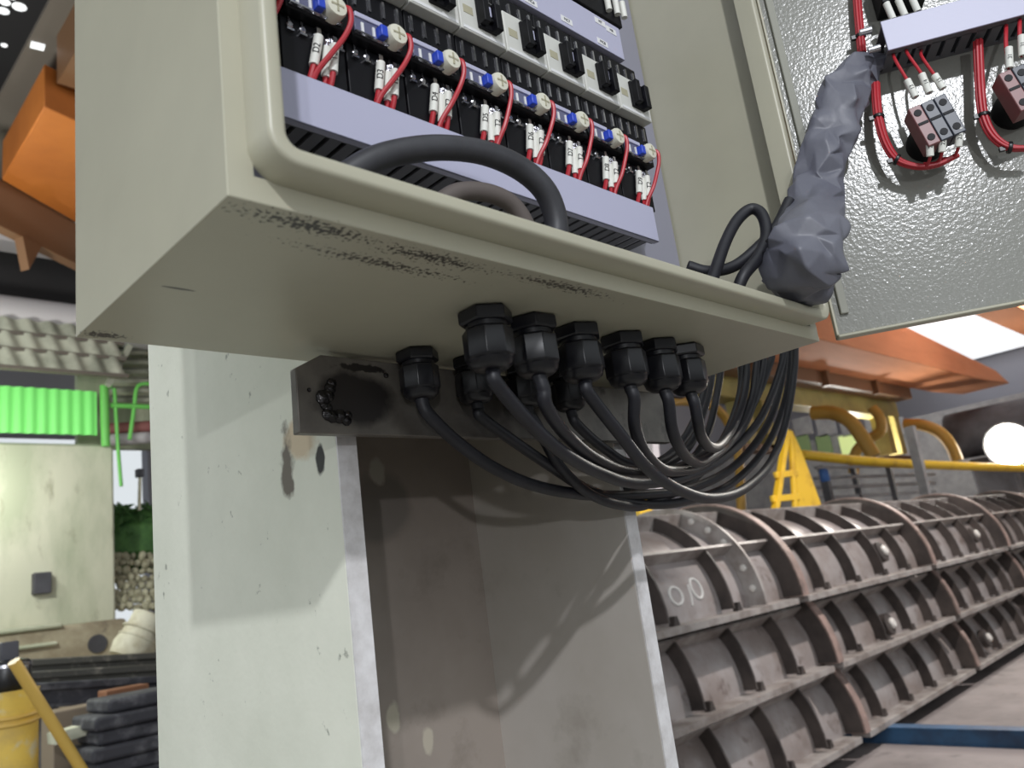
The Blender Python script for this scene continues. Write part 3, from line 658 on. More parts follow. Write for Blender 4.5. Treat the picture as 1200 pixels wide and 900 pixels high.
def bundle(lab, base, n, spread=0.0022, ties=()):
    t = thing('wire_bundle', lab, 'wire bundle', base[-1], 'red wire bundles on the door')
    rnd = random.Random(len(lab))
    for k in range(n):
        a = 2 * math.pi * k / n
        off = E1 * math.cos(a) * spread + NN * math.sin(a) * spread
        obj('wire', MB().tube(cr([b + off for b in base], 8), 0.0015, 8), M_red, t)
    for (ia, f) in ties:
        c = base[ia] * (1 - f) + base[ia + 1] * f; d = (base[ia + 1] - base[ia]).normalized()
        obj('cable_tie', MB().lathe(c - d * 0.0015, d, [(spread + 0.0022, 0), (spread + 0.0026, 0.0015), (spread + 0.0022, 0.003)], 14).obox(c - E1 * 0.006, E1 * 0.002, V((0, 0, 1)) * 0.0018, NN * 0.0018), M_tie, t)
    return t
bundle('red wire bundle curving under the first contact blocks on the door', [atd(*q) for q in ((1026, 98, 0.016), (1027, 118, 0.02), (1030, 142, 0.022), (1038, 168, 0.022), (1051, 187, 0.022), (1072, 195, 0.022), (1096, 194, 0.022), (1120, 183, 0.022))], 6, 0.0026, ((1, 0.8), (4, 0.0)))
bundle('red wire bundle hanging from the duct at the right side of the door', [atd(*q) for q in ((1146, 48, 0.02), (1147, 75, 0.02), (1149, 110, 0.022), (1153, 138, 0.022), (1164, 160, 0.022), (1183, 173, 0.022), (1210, 174, 0.022))], 6, 0.0028, ((2, 0.9), (5, 0.0)))
bundle('red wire bundle rising above the grey sleeve at the top of the door', [atd(*q) for q in ((1003, -30, 0.012), (1005, 5, 0.012), (1007, 30, 0.012), (1010, 62, 0.012))], 6, 0.0026, ((2, 0.4),))
tb = thing('terminal_block', 'small black terminal block with white sleeves above the door duct', 'terminal block', atd(1050, 0, 0))
c = atd(1052, -12, 0.014); obj('body', MB().obox(c, E1 * 0.020, NN * 0.014, V((0, 0, 0.018))), M_black, tb, bevel=0.001)
for px, py in ((1044, 13), (1058, 9), (1073, 4)):
    p = atd(px, py, 0.03); s_ = obj('marker_sleeve', MB().cone(p + V((0, 0, 0.009)) - E1 * 0.002, p - V((0, 0, 0.009)), 0.0031, 0.0031, 10), M_sleeve, tb)
for (xa, ya, xb, yb, lab) in ((1179, 30, 1183, 80, 'red wire with white sleeve above the right-edge contact blocks, nearer the duct middle'), (1195, 20, 1198, 66, 'red wire with white sleeve above the right-edge contact blocks, at the picture edge')):
    dwire([atd(xa, ya, 0.03), atd(xa, (ya + yb) / 2, 0.045), atd(xb, yb, 0.046)], lab, 0.0017, (atd(xb - 1, yb - 24, 0.0465), atd(xb, yb, 0.046)), '31')

# ------------------------------------------------------------------ stacked half-shell pipe moulds
TH = math.radians(1.8); QC = 2.90; RS, RR, RB = 0.570, 0.655, 0.700
def arcplate(mb, a, th, r0, r1, t0, t1, n=14):
    """ring sector plate standing across the mould axis at position a"""
    vs = []; fs = []
    for i in range(n + 1):
        t = math.radians(t0 + (t1 - t0) * i / n); c, s = math.cos(t), math.sin(t)
        for (r, x) in ((r0, a - th / 2), (r1, a - th / 2), (r1, a + th / 2), (r0, a + th / 2)):
            vs.append((x, QC + r * c, r * s))
    for i in range(n):
        for j in range(4): fs.append((i * 4 + j, i * 4 + (j + 1) % 4, (i + 1) * 4 + (j + 1) % 4, (i + 1) * 4 + j))
    fs += [(3, 2, 1, 0), (n * 4, n * 4 + 1, n * 4 + 2, n * 4 + 3)]
    return mb.add(vs, fs)
def polar(a, r, t): return V((a, QC + r * math.cos(math.radians(t)), r * math.sin(math.radians(t))))
ME = {}
def shared(name, key, build, m, parent, loc):
    if key not in ME:
        me = build().mesh(name); me.materials.append(m); ME[key] = me
    o = bpy.data.objects.new(name, ME[key]); COL.objects.link(o); o.parent = parent; o.location = loc; return o
def mould(lab, zf, off, lugs, rows):
    t = thing('pipe_mould', lab, 'mould', (0, 0, zf), 'stacked half-shell pipe moulds', TH)
    A0, NB, BAY = 2.45 + off, 5, 2.67
    local('shell', arcplate(MB(), A0 + NB * BAY / 2, NB * BAY, RS - 0.012, RS, 0, 180, 40), M_skin, t)
    for b in range(NB + 1):
        shared('ring_flange', 'ring', lambda: arcplate(MB(), 0, 0.085, RS, RB + 0.012, 0.5, 179.5, 30), M_ring, t, (A0 + b * BAY, 0, 0))
        shared('ring_web', 'ringw', lambda: arcplate(arcplate(MB(), -0.045, 0.006, RS, RB, 1, 179, 30), 0.045, 0.006, RS, RB, 1, 179, 30), M_rib, t, (A0 + b * BAY, 0, 0))
    for b in range(NB):
        base = A0 + b * BAY
        for k in ((0.45, 1.13, 1.82) if (b == 0 and rows == 1) else (0.45, 1.02, 1.60, 2.15)):
            shared('rib', 'rib', lambda: arcplate(MB(), 0, 0.016, RS, RR, 2, 178, 26), M_rib, t, (base + k, 0, 0))
            for s_ in (0, 1):
                def lug(s_=s_):
                    y = QC + (RS + 0.03) * (1 if s_ else -1); e = 0.035 * (1 if s_ else -1)
                    return MB().prism([(-0.03, y, 0.0), (0.03, y, 0.0), (0.012, y, 0.05), (-0.012, y, 0.05)], (0, e, 0))
                shared('wedge', 'wedge%d' % s_, lug, M_rib, t, (base + k + 0.10, 0, 0))
        for ang in (0, 180):
            def fl(ang=ang):
                q0, q1 = (QC + RS, QC + RB) if ang == 0 else (QC - RB, QC - RS)
                return MB().box((0.045, q0, -0.036), (BAY - 0.10, q1, 0.0))
            shared('joint_flange', 'fl%d' % ang, fl, M_shelf, t, (base, 0, 0))
        for ang in (36, 72, 108, 144):
            def sh(ang=ang):
                mb = MB(); r = V((0, math.cos(math.radians(ang)), math.sin(math.radians(ang)))); tn = V((0, -r.z, r.y))
                return mb.obox(V((BAY / 2, QC, 0)) + r * (RS + RR + 0.012) / 2, V((BAY / 2 - 0.06, 0, 0)), r * (RR + 0.012 - RS) / 2, tn * 0.008)
            shared('stiffener', 'sh%d' % ang, sh, M_shelf, t, (base, 0, 0))
    for (a, ang) in lugs:
        c = polar(a, RR + 0.004, ang); n = V((0, math.cos(math.radians(ang)), math.sin(math.radians(ang))))
        lg = local('lifting_lug', MB().lathe(c - n * 0.06, n, [(0.085, 0), (0.085, 0.055), (0.06, 0.065)], 16), M_rib, t)
        local('bolt', MB().lathe(c, n, [(0.042, 0), (0.042, 0.02), (0.028, 0.032)], 14), M_bolt, lg)
    return t
m1 = mould('topmost half-shell pipe mould of the stack, showing its rounded crown', -0.505, 0.0, [(6.85, 163), (9.55, 163)], 1)
# bolted joint ring in the first bay of the top mould
local('joint_ring', arcplate(MB(), 4.60, 0.022, RS, RB - 0.006, 0.5, 179.5, 30), M_shelf, m1)
for ang in (170, 158, 128, 116, 100, 146 - 6): local('bolt', MB().lathe(polar(4.588, RS + 0.066, ang), (-1, 0, 0), [(0.022, 0), (0.022, 0.014), (0.012, 0.02)], 8), M_bolt, m1)
# chalk marks on the shell
for (a, ang, ra, rt) in ((3.84, 165, 0.060, 5.0), (4.07, 163, 0.050, 6.0)):
    pts = [polar(a + ra * math.cos(u), RS + 0.002, ang + rt * math.sin(u)) for u in [2 * math.pi * i / 24 for i in range(24)]]
    local('chalk_mark', MB().tube(pts, 0.008, 6, closed=True), M_chalk, m1, label='chalk ring drawn on the shell')
local('chalk_mark', MB().tube([polar(3.97, RS + 0.001, 172), polar(3.99, RS + 0.001, 166), polar(4.0, RS + 0.001, 160)], 0.006, 6), M_chalk, m1, label='chalk stroke drawn on the shell')
mould('middle half-shell pipe mould of the stack, under the topmost one', -0.975, 0.307, [(6.6, 170)], 2)
mould('lowest half-shell pipe mould of the stack, resting on blue beams', -1.455, 0.486, [(9.0, 166)], 3)
for (x, lab) in ((5.95, 'blue steel support beam sticking out from under the moulds on the floor'), (11.6, 'far blue steel support beam under the distant end of the moulds')):
    t = thing('support_beam', lab, 'beam', (x, 2.4, ZF), 'blue support beams')
    h = -1.455 - 0.036 - ZF
    obj('flange', MB().box((x - 0.06, 0.6, ZF), (x + 0.06, 4.2, ZF + 0.012)), M_bluebeam, t)
    obj('flange', MB().box((x - 0.06, 0.6, ZF + h - 0.012), (x + 0.06, 4.2, ZF + h)), M_bluebeam, t)
    obj('web', MB().box((x - 0.055, 0.6, ZF + 0.012), (x + 0.055, 4.2, ZF + h - 0.012)), M_bluebeam, t)

# ------------------------------------------------------------------ overhead crane and machinery behind the moulds
g = thing('crane_girder', 'orange overhead crane girder ending behind the open door', 'crane', (14, 5.5, 3.0))
def girder(t, x0, x1, y0, y1, z0, z1, m, taper=1.6):
    poly = [(x0, y0, z0), (x1 - taper, y0, z0), (x1, y0, z0 + 0.10), (x1 - taper * 0.4, y0, z0 + 0.36), (x0 + (x1 - x0) * 0.48, y0, z1), (x0, y0, z1)]
    return obj('box_beam', MB().prism(poly, (0, y1 - y0, 0)), m, t, bevel=0.02)
girder(g, 4.5, 23.4, 5.0, 6.15, 3.0, 4.0, M_salmon, 2.4)
for x in (6.0, 10.0): obj('suspension_post', MB().box((x - 0.12, 5.4, 4.0), (x + 0.12, 5.7, 5.6)), M_brown, g)
obj('bottom_rail', MB().box((4.5, 6.15, 2.75), (19.6, 6.5, 3.05)), M_brown, g)
for x in (9, 12.3, 15.0, 17.4): obj('hanger', MB().box((x, 6.05, 2.7), (x + 0.14, 6.2, 3.1)), M_brown, g)
g2 = thing('crane_girder', 'second orange crane girder at the right picture edge', 'crane', (14, 3.4, 3.3))
girder(g2, 8.0, 28.0, 2.9, 3.5, 3.35, 4.4, M_salmon, 0.5)
o = obj('roof_light_sheet', MB().box((15.5, 3.7, 5.0), (29.5, 8.5, 5.05)), M_sky); tag(o, 'bright translucent roof sheet between the two orange girders', 'skylight')
tr = thing('hoist_trolley', 'olive hoist beam with hanging posts below the orange girder', 'hoist', (14, 6.8, 2.0))
obj('beam', MB().box((5.5, 6.6, 2.42), (19.8, 7.0, 2.95)), M_olive, tr, bevel=0.015)
obj('top_flange', MB().box((5.5, 6.5, 2.95), (19.8, 7.1, 3.0)), M_olive, tr)
for x in (6.0, 10.0): obj('suspension_post', MB().box((x - 0.08, 6.7, 3.0), (x + 0.08, 6.9, 5.6)), M_brown, tr)
for (x, ) in ((12.6,), (13.3,), (18.9,), (19.5,)):
    obj('hanging_post', MB().box((x, 6.62, 1.55), (x + 0.28, 6.95, 2.45)), M_olive, tr)
obj('cross_bar', MB().box((12.4, 6.62, 1.5), (13.8, 6.9, 1.62)), M_brown, tr); obj('cross_bar', MB().box((18.7, 6.62, 1.35), (20.0, 6.9, 1.5)), M_brown, tr)
def pipe(name, lab, cat, pts, r, m, group=None):
    o = obj(name, MB().tube(cr(pts, 8), r, 10), m, None, org=min(pts, key=lambda q: q[2])); tag(o, lab, cat, group); return o
def atx(px, py, X): return at(px, py, 0, X)
pipe('curved_pipe', 'ochre curved pipe bending down beside the hoist posts', 'pipe', [atx(q[0], q[1], 14.5) for q in ((952, 484), (975, 484), (995, 493), (1010, 512), (1024, 535))], 0.13, M_ochre, 'ochre curved pipes')
pipe('curved_pipe', 'ochre crooked pipe between the two hoist posts', 'pipe', [atx(q[0], q[1], 16) for q in ((1022, 478), (1031, 490), (1032, 505), (1018, 515), (1003, 530), (1000, 555))], 0.10, M_ochre, 'ochre curved pipes')
pipe('curved_pipe', 'ochre pipe arching over towards the floodlight', 'pipe', [atx(q[0], q[1], 18) for q in ((1060, 497), (1080, 498), (1100, 506), (1114, 522), (1122, 540))], 0.12, M_ochre, 'ochre curved pipes')
pipe('yellow_rail', 'long straight yellow rail above the moulds', 'rail', [at(940, 533, 1, 5.2), at(1050, 543, 1, 4.6), at(1215, 549, 1, 3.9)], 0.075, M_yellow)
# yellow ladder frame
L1 = lambda px, py: at(px, py, 1, 4.6)
t = thing('ladder_frame', 'yellow A-shaped ladder frame standing behind the cables', 'ladder', L1(930, 700))
def strut(nm, pa, pb, wd, m=M_yellow, th=0.08): obj(nm, MB().bar(L1(*pa), L1(*pb), th, wd, (0, 1, 0)), m, t, bevel=0.006)
strut('rail', (922, 505), (893, 700), 0.075); strut('rail', (926, 505), (938, 700), 0.045)
obj('gusset', MB().prism([L1(930, 508), L1(940, 530), L1(962, 590), L1(990, 690), L1(945, 700), L1(936, 600)], (0, 0.06, 0)), M_yellow, t)
for px in (894, 938, 985): obj('leg', MB().box(V((L1(px, 695).x - 0.03, 4.57, ZF)), V((L1(px, 695).x + 0.03, 4.63, L1(px, 690).z))), M_yellow, t)
for (xa, ya, xb) in ((908, 557, 934), (904, 585, 936), (900, 615, 936), (898, 645, 937)): strut('rung', (xa, ya), (xb, ya - 3), 0.04)
# grey cladding behind, with panels and windows
bay = thing('control_cabin', 'grey panelled cabin with pale green windows behind the hoist', 'cabin', (24, 11, ZF))
X0 = 24.0
def pane(nm, pa, pb, m, dx=0.0, th=0.12):
    a, b = atx(*pa, X0), atx(*pb, X0); return obj(nm, MB().box((X0 + dx, a.y, a.z), (X0 + dx + th, b.y, b.z)), m, bay)
obj('wall', MB().box((X0 + 0.2, 3.5, ZF), (X0 + 3, 16, 2.9)), M_grey, bay)
for (xa, xb) in ((928, 952), (955, 980), (983, 1008), (1012, 1036), (1040, 1062)):
    pane('panel', (xa, 492), (xb, 508), M_grey); 
for (xa, xb, m) in ((930, 950, M_greenwin), (955, 975, M_greenwin), (982, 1004, M_palewin), (1008, 1022, M_palewin), (1025, 1040, M_palewin)):
    pane('window', (xa, 512), (xb, 530), m)
obj('sill', MB().box((X0, 4.5, 0.0), (X0 + 0.25, 15.5, 0.12)), M_dgrey, bay)
sh = thing('pipe_rack', 'grey steel rack of horizontal rails behind the yellow rail', 'rack', (15, 6, ZF))
for (py0, py1, wd) in ((560, 556, 0.05), (572, 566, 0.06), (584, 576, 0.05), (548, 546, 0.04)):
    obj('rail', MB().bar(at(955, py0, 0, 13), at(1095, py1, 0, 16), 0.06, wd), M_grey, sh)
for px in (962, 1000, 1042):
    a = at(px, 545, 0, 14); obj('post', MB().box((a.x, a.y, ZF), (a.x + 0.08, a.y + 0.08, a.z)), M_dgrey, sh)
t = obj('inclined_post', MB().bar(atx(1066, 500, 13), atx(1090, 600, 13), 0.13, 0.13), M_grey); tag(t, 'pale grey leaning post between rack and dark machine', 'post')
t = thing('blue_motor', 'small blue motor on the rack beside the yellow ladder frame', 'motor', at(968, 575, 1, 5.3))
c = at(966, 557, 1, 5.3); obj('housing', MB().lathe(c - V((0, 0, 0.10)), (0, 0, 1), [(0.06, 0), (0.075, 0.03), (0.075, 0.16), (0.05, 0.20)], 16), M_bluebit, t); obj('pedestal', MB().box((c.x - 0.05, c.y - 0.05, -0.1), (c.x + 0.06, c.y + 0.06, c.z - 0.10)), M_dgrey, t)
mach = thing('dark_machine', 'dark bulky machine under the crane girder near the floodlight', 'machine', (22, 4, ZF))
obj('housing', MB().box((20.5, 1.6, ZF), (23.5, 5.6, 1.2)), M_dgrey, mach, bevel=0.05)
obj('tank', MB().cone((20.8, 3.4, 1.8), (20.8, 5.9, 1.8), 0.55, 0.55, 20), M_dgrey, mach)
obj('panel', MB().box((20.2, 1.2, 0.6), (20.45, 3.05, 2.0)), M_salmon, mach, label='orange panel behind the floodlight')
fl = thing('floodlight', 'blazing white floodlight at the right picture edge', 'lamp', atx(1182, 540, 19))
c = atx(1182, 521, 19); dv = (CP - c).normalized()
obj('housing', MB().lathe(c - dv * 0.22, dv, [(0.2, 0), (0.42, 0.14), (0.46, 0.22), (0.43, 0.2)], 24), M_grey, fl)
obj('lens', MB().lathe(c - dv * 0.03, dv, [(0.42, 0), (0.42, 0.01), (0.3, 0.05)], 24), M_flood, fl)
obj('stand', MB().cone(c - dv * 0.2, V((c.x, c.y, ZF)) - dv * 0.2, 0.05, 0.05, 10), M_dgrey, fl)
# bits glimpsed between the cables
t = thing('machine_stand', 'white steel machine stand glimpsed between the hanging cables', 'stand', at(745, 560, 1, 5.0))
for (xa, ya, xb, yb) in ((722, 475, 728, 560), (760, 470, 770, 560)): obj('post', MB().bar(at(xa, ya, 1, 5.0), at(xb, yb + 40, 1, 5.0), 0.12, 0.10, (0, 1, 0)), M_whitepipe, t)
obj('cross_rail', MB().bar(at(700, 452, 1, 5.0), at(800, 462, 1, 5.0), 0.1, 0.08, (0, 1, 0)), M_dgrey, t)
pipe('curved_pipe', 'ochre pipe arching behind the hanging cables', 'pipe', [at(q[0], q[1], 1, 5.95) for q in ((738, 500), (760, 478), (800, 470), (838, 478), (858, 505), (866, 540), (872, 640))] + [V((at(873, 660, 1, 5.95).x, 5.95, ZF))], 0.07, M_ochre, 'ochre curved pipes')
t = thing('yellow_bin', 'small yellow box on the mould stack edge beside the column', 'box', at(757, 606, 1, 3.4))
a = at(750, 604, 1, 3.4); b = at(763, 586, 1, 3.4)
obj('body', MB().box((a.x, 3.4, a.z - 0.35), (b.x, 3.5, b.z)), M_yellow, t, bevel=0.005)
obj('lid', MB().box((a.x - 0.01, 3.39, b.z), (b.x + 0.01, 3.51, b.z + 0.02)), M_yellow, t)
rk = thing('machine_bed', 'long dark machine bed cluttered with fittings behind the moulds', 'machine', (9, 5, ZF))
obj('bed', MB().box((4.4, 4.9, ZF), (13, 5.8, -0.1)), M_dgrey, rk, bevel=0.03)
rnd = random.Random(11)
for i in range(26):
    x = rnd.uniform(4.6, 12.6); y = rnd.uniform(4.95, 5.7); s_ = rnd.uniform(0.05, 0.13); h = rnd.uniform(0.1, 0.5)
    mm = rnd.choice([M_dgrey, M_grey, M_dgrey, M_olive, M_whitepipe, M_dgrey])
    b = MB()
    if i % 2: b.box((x, y, -0.1), (x + s_ * 1.6, y + s_, -0.1 + h))
    else: b.lathe((x, y, -0.1), (0, 0, 1), [(s_, 0), (s_, h * 0.6), (s_ * 0.6, h * 0.75), (s_ * 0.6, h)], 12)
    obj('fitting', b, mm, rk)

# ------------------------------------------------------------------ left bay, seen past the column
ob = thing('crane_end', 'orange underside of a crane girder at the left picture edge', 'crane', (1.9, 7, 4.0))
obj('soffit', MB().prism([(1.53, 6.1, 4.0), (2.6, 6.45, 4.0), (2.6, 8.2, 4.0), (1.54, 7.45, 4.0)], (0, 0, 0.4)), M_orange, ob, bevel=0.01)
obj('end_beam', MB().prism([(1.54, 7.46, 4.0), (2.6, 8.21, 4.0), (2.6, 8.21, 3.55), (1.3, 7.3, 3.55), (1.3, 7.3, 4.0)], (-0.06, 0.1, 0)), M_brown, ob)
obj('web_plate', MB().box((1.62, 5.2, 4.25), (2.6, 6.1, 4.9)), M_brown, ob)
obj('buffer', MB().prism([(1.75, 7.6, 3.55), (1.95, 7.75, 3.55), (1.82, 7.65, 3.25)], (-0.05, 0.08, 0)), M_brown, ob)
for i, (ya, z) in enumerate(((8.6, 5.2), (10.6, 5.35), (13, 5.4))):
    o = obj('roof_beam', MB().box((-4, ya, z), (8, ya + 0.25, z + 0.35)), M_purlin); tag(o, ['brown roof beam above the orange crane end', 'middle brown roof beam under the dark roof', 'far brown roof beam deep under the dark roof'][i], 'beam', 'roof beams')
o = obj('roof_slope', MB().prism([(-4, 2.5, 5.0), (3.0, 2.5, 5.0), (3.0, 9.8, 5.6), (-4, 9.8, 5.6)], (0, 0, 0.05)), M_roof); kindly(o)
zr = 4.70
o2 = obj('roof_panel', MB().prism([at(px, py, 2, zr) for px, py in ((64, -10), (-6, 122), (-6, 222), (48, 128), (86, 100), (140, 80), (140, -10))], (0, 0, 0.04)), M_purlin); kindly(o2)
for px, py, r in ((3, 20, 0.05), (14, 27, 0.035), (5, 42, 0.045), (22, 47, 0.06), (38, 24, 0.035), (3, 53, 0.05), (4, 96, 0.03), (14, 36, 0.025), (28, 12, 0.03)):
    p = at(px, py, 2, 5.0); p.z = 5.0 + (p.y - 2.5) * 0.0822
    obj('roof_hole', MB().lathe(p + V((0, 0, -0.004)), (0, 0, -1), [(r, 0), (r * 0.9, 0.004)], 9), M_sky, o, org=ORG[o.name])
for (pa, pb) in (((36, 52), (52, 56)), ((68, 60), (84, 64))):
    obj('panel_gap', MB().bar(at(*pa, 2, zr - 0.01), at(*pb, 2, zr - 0.01), 0.08, 0.01), M_sky, o2, org=ORG[o2.name])
o = obj('white_beam', MB().box((-3, 8.9, 4.08), (4, 9.2, 4.45)), M_whitepipe); tag(o, 'white horizontal beam below the orange crane end', 'beam')
o = obj('white_duct', MB().cone((-3, 8.95, 3.25), (3.4, 8.95, 3.25), 0.21, 0.21, 20), M_whitepipe); tag(o, 'white round duct running above the corrugated sheets', 'duct')
o = obj('dark_wall_band', MB().box((-3, 9.5, 3.2), (6, 9.6, 4.5)), M_roof); kindly(o)
def corrugated(x0, x1, y0, z0, y1, z1, pitch, amp, th=0.01):
    n = int((x1 - x0) / pitch * 8); vs = []; d = V((0, y1 - y0, z1 - z0)).normalized(); nr = V((0, -d.z, d.y))
    for i in range(n + 1):
        x = x0 + (x1 - x0) * i / n; o_ = nr * (amp * math.cos(2 * math.pi * (x - x0) / pitch))
        for b in (V((x, y0, z0)), V((x, y1, z1))):
            vs += [b + o_, b + o_ + nr * th]
    fs = []
    for i in range(n):
        a = i * 4; b = a + 4
        fs += [(a, b, b + 2, a + 2), (a + 1, a + 3, b + 3, b + 1), (a, a + 1, b + 1, b), (a + 2, b + 2, b + 3, a + 3)]
    fs += [(0, 2, 3, 1), (n * 4, n * 4 + 1, n * 4 + 3, n * 4 + 2)]
    return MB().add(vs, fs)
for i, (y0, z0, y1, z1) in enumerate(((8.58, 2.93, 8.62, 3.10), (8.52, 2.74, 8.56, 2.93), (8.46, 2.53, 8.50, 2.74))):
    t = thing('roofing_sheet', ['upper', 'middle', 'lowest'][i] + ' course of grey corrugated roofing sheet in the left bay', 'roofing sheet', (0.2, y0, z0), 'corrugated roofing courses')
    sh_ = corrugated(-2.5, 2.95, y0, z0, y1, z1, 0.20, 0.022)
    for q in sh_.v: q.x -= (q.z - z0) * 0.35
    obj('sheet', sh_, M_corr, t)
    obj('drip_edge', MB().box((-2.5, y0 - 0.04, z0 - 0.02), (2.97, y0 + 0.04, z0 + 0.015)), M_purlin, t)
o = obj('green_sheet', corrugated(-2.5, 2.86, 9.1, 2.02, 9.1, 2.52, 0.115, 0.012), M_green); tag(o, 'glowing green translucent corrugated sheet above the concrete wall', 'translucent sheet')
rl = thing('green_railing', 'bright green pipe railing beside the concrete wall', 'railing', (3.0, 8.8, 1.2))
PY = 8.9
for lst, r in (([(122, 452), (123, 495), (124, 523)], 0.045), ([(130, 475), (155, 476), (180, 477)], 0.028), ([(180, 450), (167, 450), (160, 456), (157, 480), (152, 515)], 0.022), ([(133, 420), (128, 455)], 0.03), ([(134, 455), (138, 520), (142, 570)], 0.02)):
    obj('rail', MB().tube(cr([at(px, py, 1, PY) for px, py in lst], 8), r, 10), M_greenpipe, rl)
o = obj('brace_bar', MB().bar(at(126, 452, 1, 8.6), at(152, 405, 1, 8.6), 0.06, 0.06), M_corr); tag(o, 'pale diagonal brace bar under the enclosure corner', 'brace')
gl = thing('louvre_wall', 'green-grey ribbed sheets right of the corrugated roof', 'cladding', (3.2, 9.3, 2.2))
for i in range(6):
    a = at(130, 412 + i * 11, 1, 9.4); b = at(186, 412 + i * 11, 1, 9.4)
    obj('slat', MB().obox((a + b) / 2, (b - a) / 2, V((0, 0.05, 0.03)), V((0, -0.01, 0.02))), M_corr, gl)
o = obj('reddish_pipe', MB().cone(at(126, 503, 1, 9.3), at(190, 499, 1, 9.3), 0.07, 0.07, 14), mat('dull_red_pipe', (150, 96, 92), 0.6)); tag(o, 'dull red pipe crossing above the bright window', 'pipe')
o = obj('pale_pipe', MB().cone(at(126, 516, 1, 9.25), at(190, 512, 1, 9.25), 0.07, 0.07, 14), M_whitepipe); tag(o, 'pale pipe crossing just above the bright window', 'pipe')
o = obj('signal_box', MB().box(at(158, 560, 1, 9.6), at(169, 549, 1, 9.5)), M_dgrey, bevel=0.005); tag(o, 'small dark box standing before the bright window', 'box')
o = obj('barrier_post', MB().cone(at(163, 598, 1, 9.5), at(164, 560, 1, 9.5), 0.02, 0.02, 8), M_sack); tag(o, 'thin pale post under the small dark box', 'post')
o = obj('back_panel', MB().box((2.9, 9.9, 2.05), (4.2, 10.0, 3.4)), M_conc); kindly(o)
# bush
bush = thing('bush', 'green bush growing beside the concrete wall', 'bush', at(158, 660, 1, 9.6))
rnd = random.Random(5); lm = MB()
for i in range(520):
    c = at(rnd.uniform(128, 192), rnd.uniform(590, 662), 1, rnd.uniform(9.5, 10.1))
    a = V((rnd.uniform(-1, 1), rnd.uniform(-1, 1), rnd.uniform(-1, 1))).normalized() * rnd.uniform(0.04, 0.08); b = a.orthogonal().normalized() * 0.03
    lm.add([c - a, c + b, c + a, c - b], [(0, 1, 2, 3)])
o = obj('foliage', lm, M_leaf, bush); kindly(o, 'stuff')
obj('core', MB().lathe(at(158, 660, 1, 9.9) - V((0, 0, 0.1)), (0, 0, 1), [(0.3, 0), (0.45, 0.2), (0.42, 0.5), (0.2, 0.72)], 14), M_leaf, bush)
# stones
def stone_mesh(seed):
    r = random.Random(seed); bm = bmesh.new(); bmesh.ops.create_icosphere(bm, subdivisions=2, radius=1.0)
    for v in bm.verts: v.co *= 1 + r.uniform(-0.12, 0.12); v.co.z *= 0.8
    me = bpy.data.meshes.new('stone'); bm.to_mesh(me); bm.free(); me.shade_smooth(); me.materials.append(M_stone); return me
SM = [stone_mesh(i) for i in range(4)]
k = 0
for row in range(8):
    for c_ in range(7):
        p = at(130 + c_ * 9 + (row % 2) * 4 + rnd.uniform(-1.5, 1.5), 652 + row * 8.5 + rnd.uniform(-1.5, 1.5), 1, 9.45 - row * 0.05 + rnd.uniform(-0.03, 0.03))
        o = bpy.data.objects.new('stone', SM[k % 4]); COL.objects.link(o); o.location = p + V((0, 0, ZB)); s_ = rnd.uniform(0.040, 0.058); o.scale = (s_ * 1.1, s_, s_); o.rotation_euler = (rnd.random() * 3, rnd.random() * 3, rnd.random() * 3)
        tag(o, 'rounded pale stone heaped below the bush beside the concrete wall', 'stone', 'stones heaped below the bush'); k += 1
heap = obj('rubble_bank', MB().prism([(2.2, 7.35, ZF), (4.4, 7.35, ZF), (4.4, 9.4, ZF), (3.04, 9.4, ZF), (3.04, 8.7, ZF), (2.2, 8.7, ZF)], (0, 0, 1.20)), M_ledge); tag(heap, 'earth bank carrying the heap of stones', 'bank')
# sack
sk = thing('sack', 'off-white sack with a dark open mouth beside the column', 'sack', at(158, 790, 1, 7.6))
c = at(150, 772, 1, 7.6); d_ = (at(176, 722, 1, 7.6) - c)
prof = [(0.17, 0), (0.19, d_.length * 0.25), (0.165, d_.length * 0.5), (0.15, d_.length * 0.8), (0.155, d_.length), (0.13, d_.length * 1.03), (0.11, d_.length * 0.95)]
s1_ = obj('cloth', MB().lathe(c, d_, prof, 22), M_sack, sk)
for f in (0.25, 0.45, 0.65): obj('fold', MB().tube([c + d_ * f + (d_.orthogonal().normalized() * math.cos(u) + d_.cross(d_.orthogonal()).normalized() * math.sin(u)) * 0.172 for u in [2 * math.pi * i / 20 for i in range(20)]], 0.012, 6, closed=True), M_sack, sk)
obj('mouth', MB().lathe(at(176, 724, 1, 7.6) + d_.normalized() * 0.02, d_, [(0.12, 0), (0.12, 0.01)], 18), M_dgrey, sk)
# rails and low clutter
for i, (ya, yb, y, m) in enumerate(((777, 768, 6.6, M_railst), (792, 782, 6.2, M_railst), (806, 796, 5.9, M_rubber))):
    a = at(30, ya, 1, y); b = at(190, yb, 1, y)
    t = thing('steel_rail', ['upper dark steel rail on the left bay floor', 'middle dark steel rail on the left bay floor', 'lowest dark rubber-faced rail on the left bay floor'][i], 'rail', (a + b) / 2, 'dark rails in the left bay')
    d = b - a
    obj('head', MB().bar(a, a + d * 1.2, 0.09, 0.05), m, t, bevel=0.008); obj('web', MB().bar(a - V((0, 0, 0.06)), a + d * 1.2 - V((0, 0, 0.06)), 0.025, 0.10), m, t); obj('foot', MB().bar(a - V((0, 0, 0.12)), a + d * 1.2 - V((0, 0, 0.12)), 0.14, 0.02), m, t)
    zb2 = at(100, 812, 1, 6.6).z - 0.13
    for f in (0.15, 0.9):
        q = a + d * f
        if q.z - 0.13 > zb2 + 0.01: obj('support_block', MB().box((q.x - 0.05, q.y - 0.05, zb2), (q.x + 0.05, q.y + 0.05, q.z - 0.125)), M_dgrey, t)
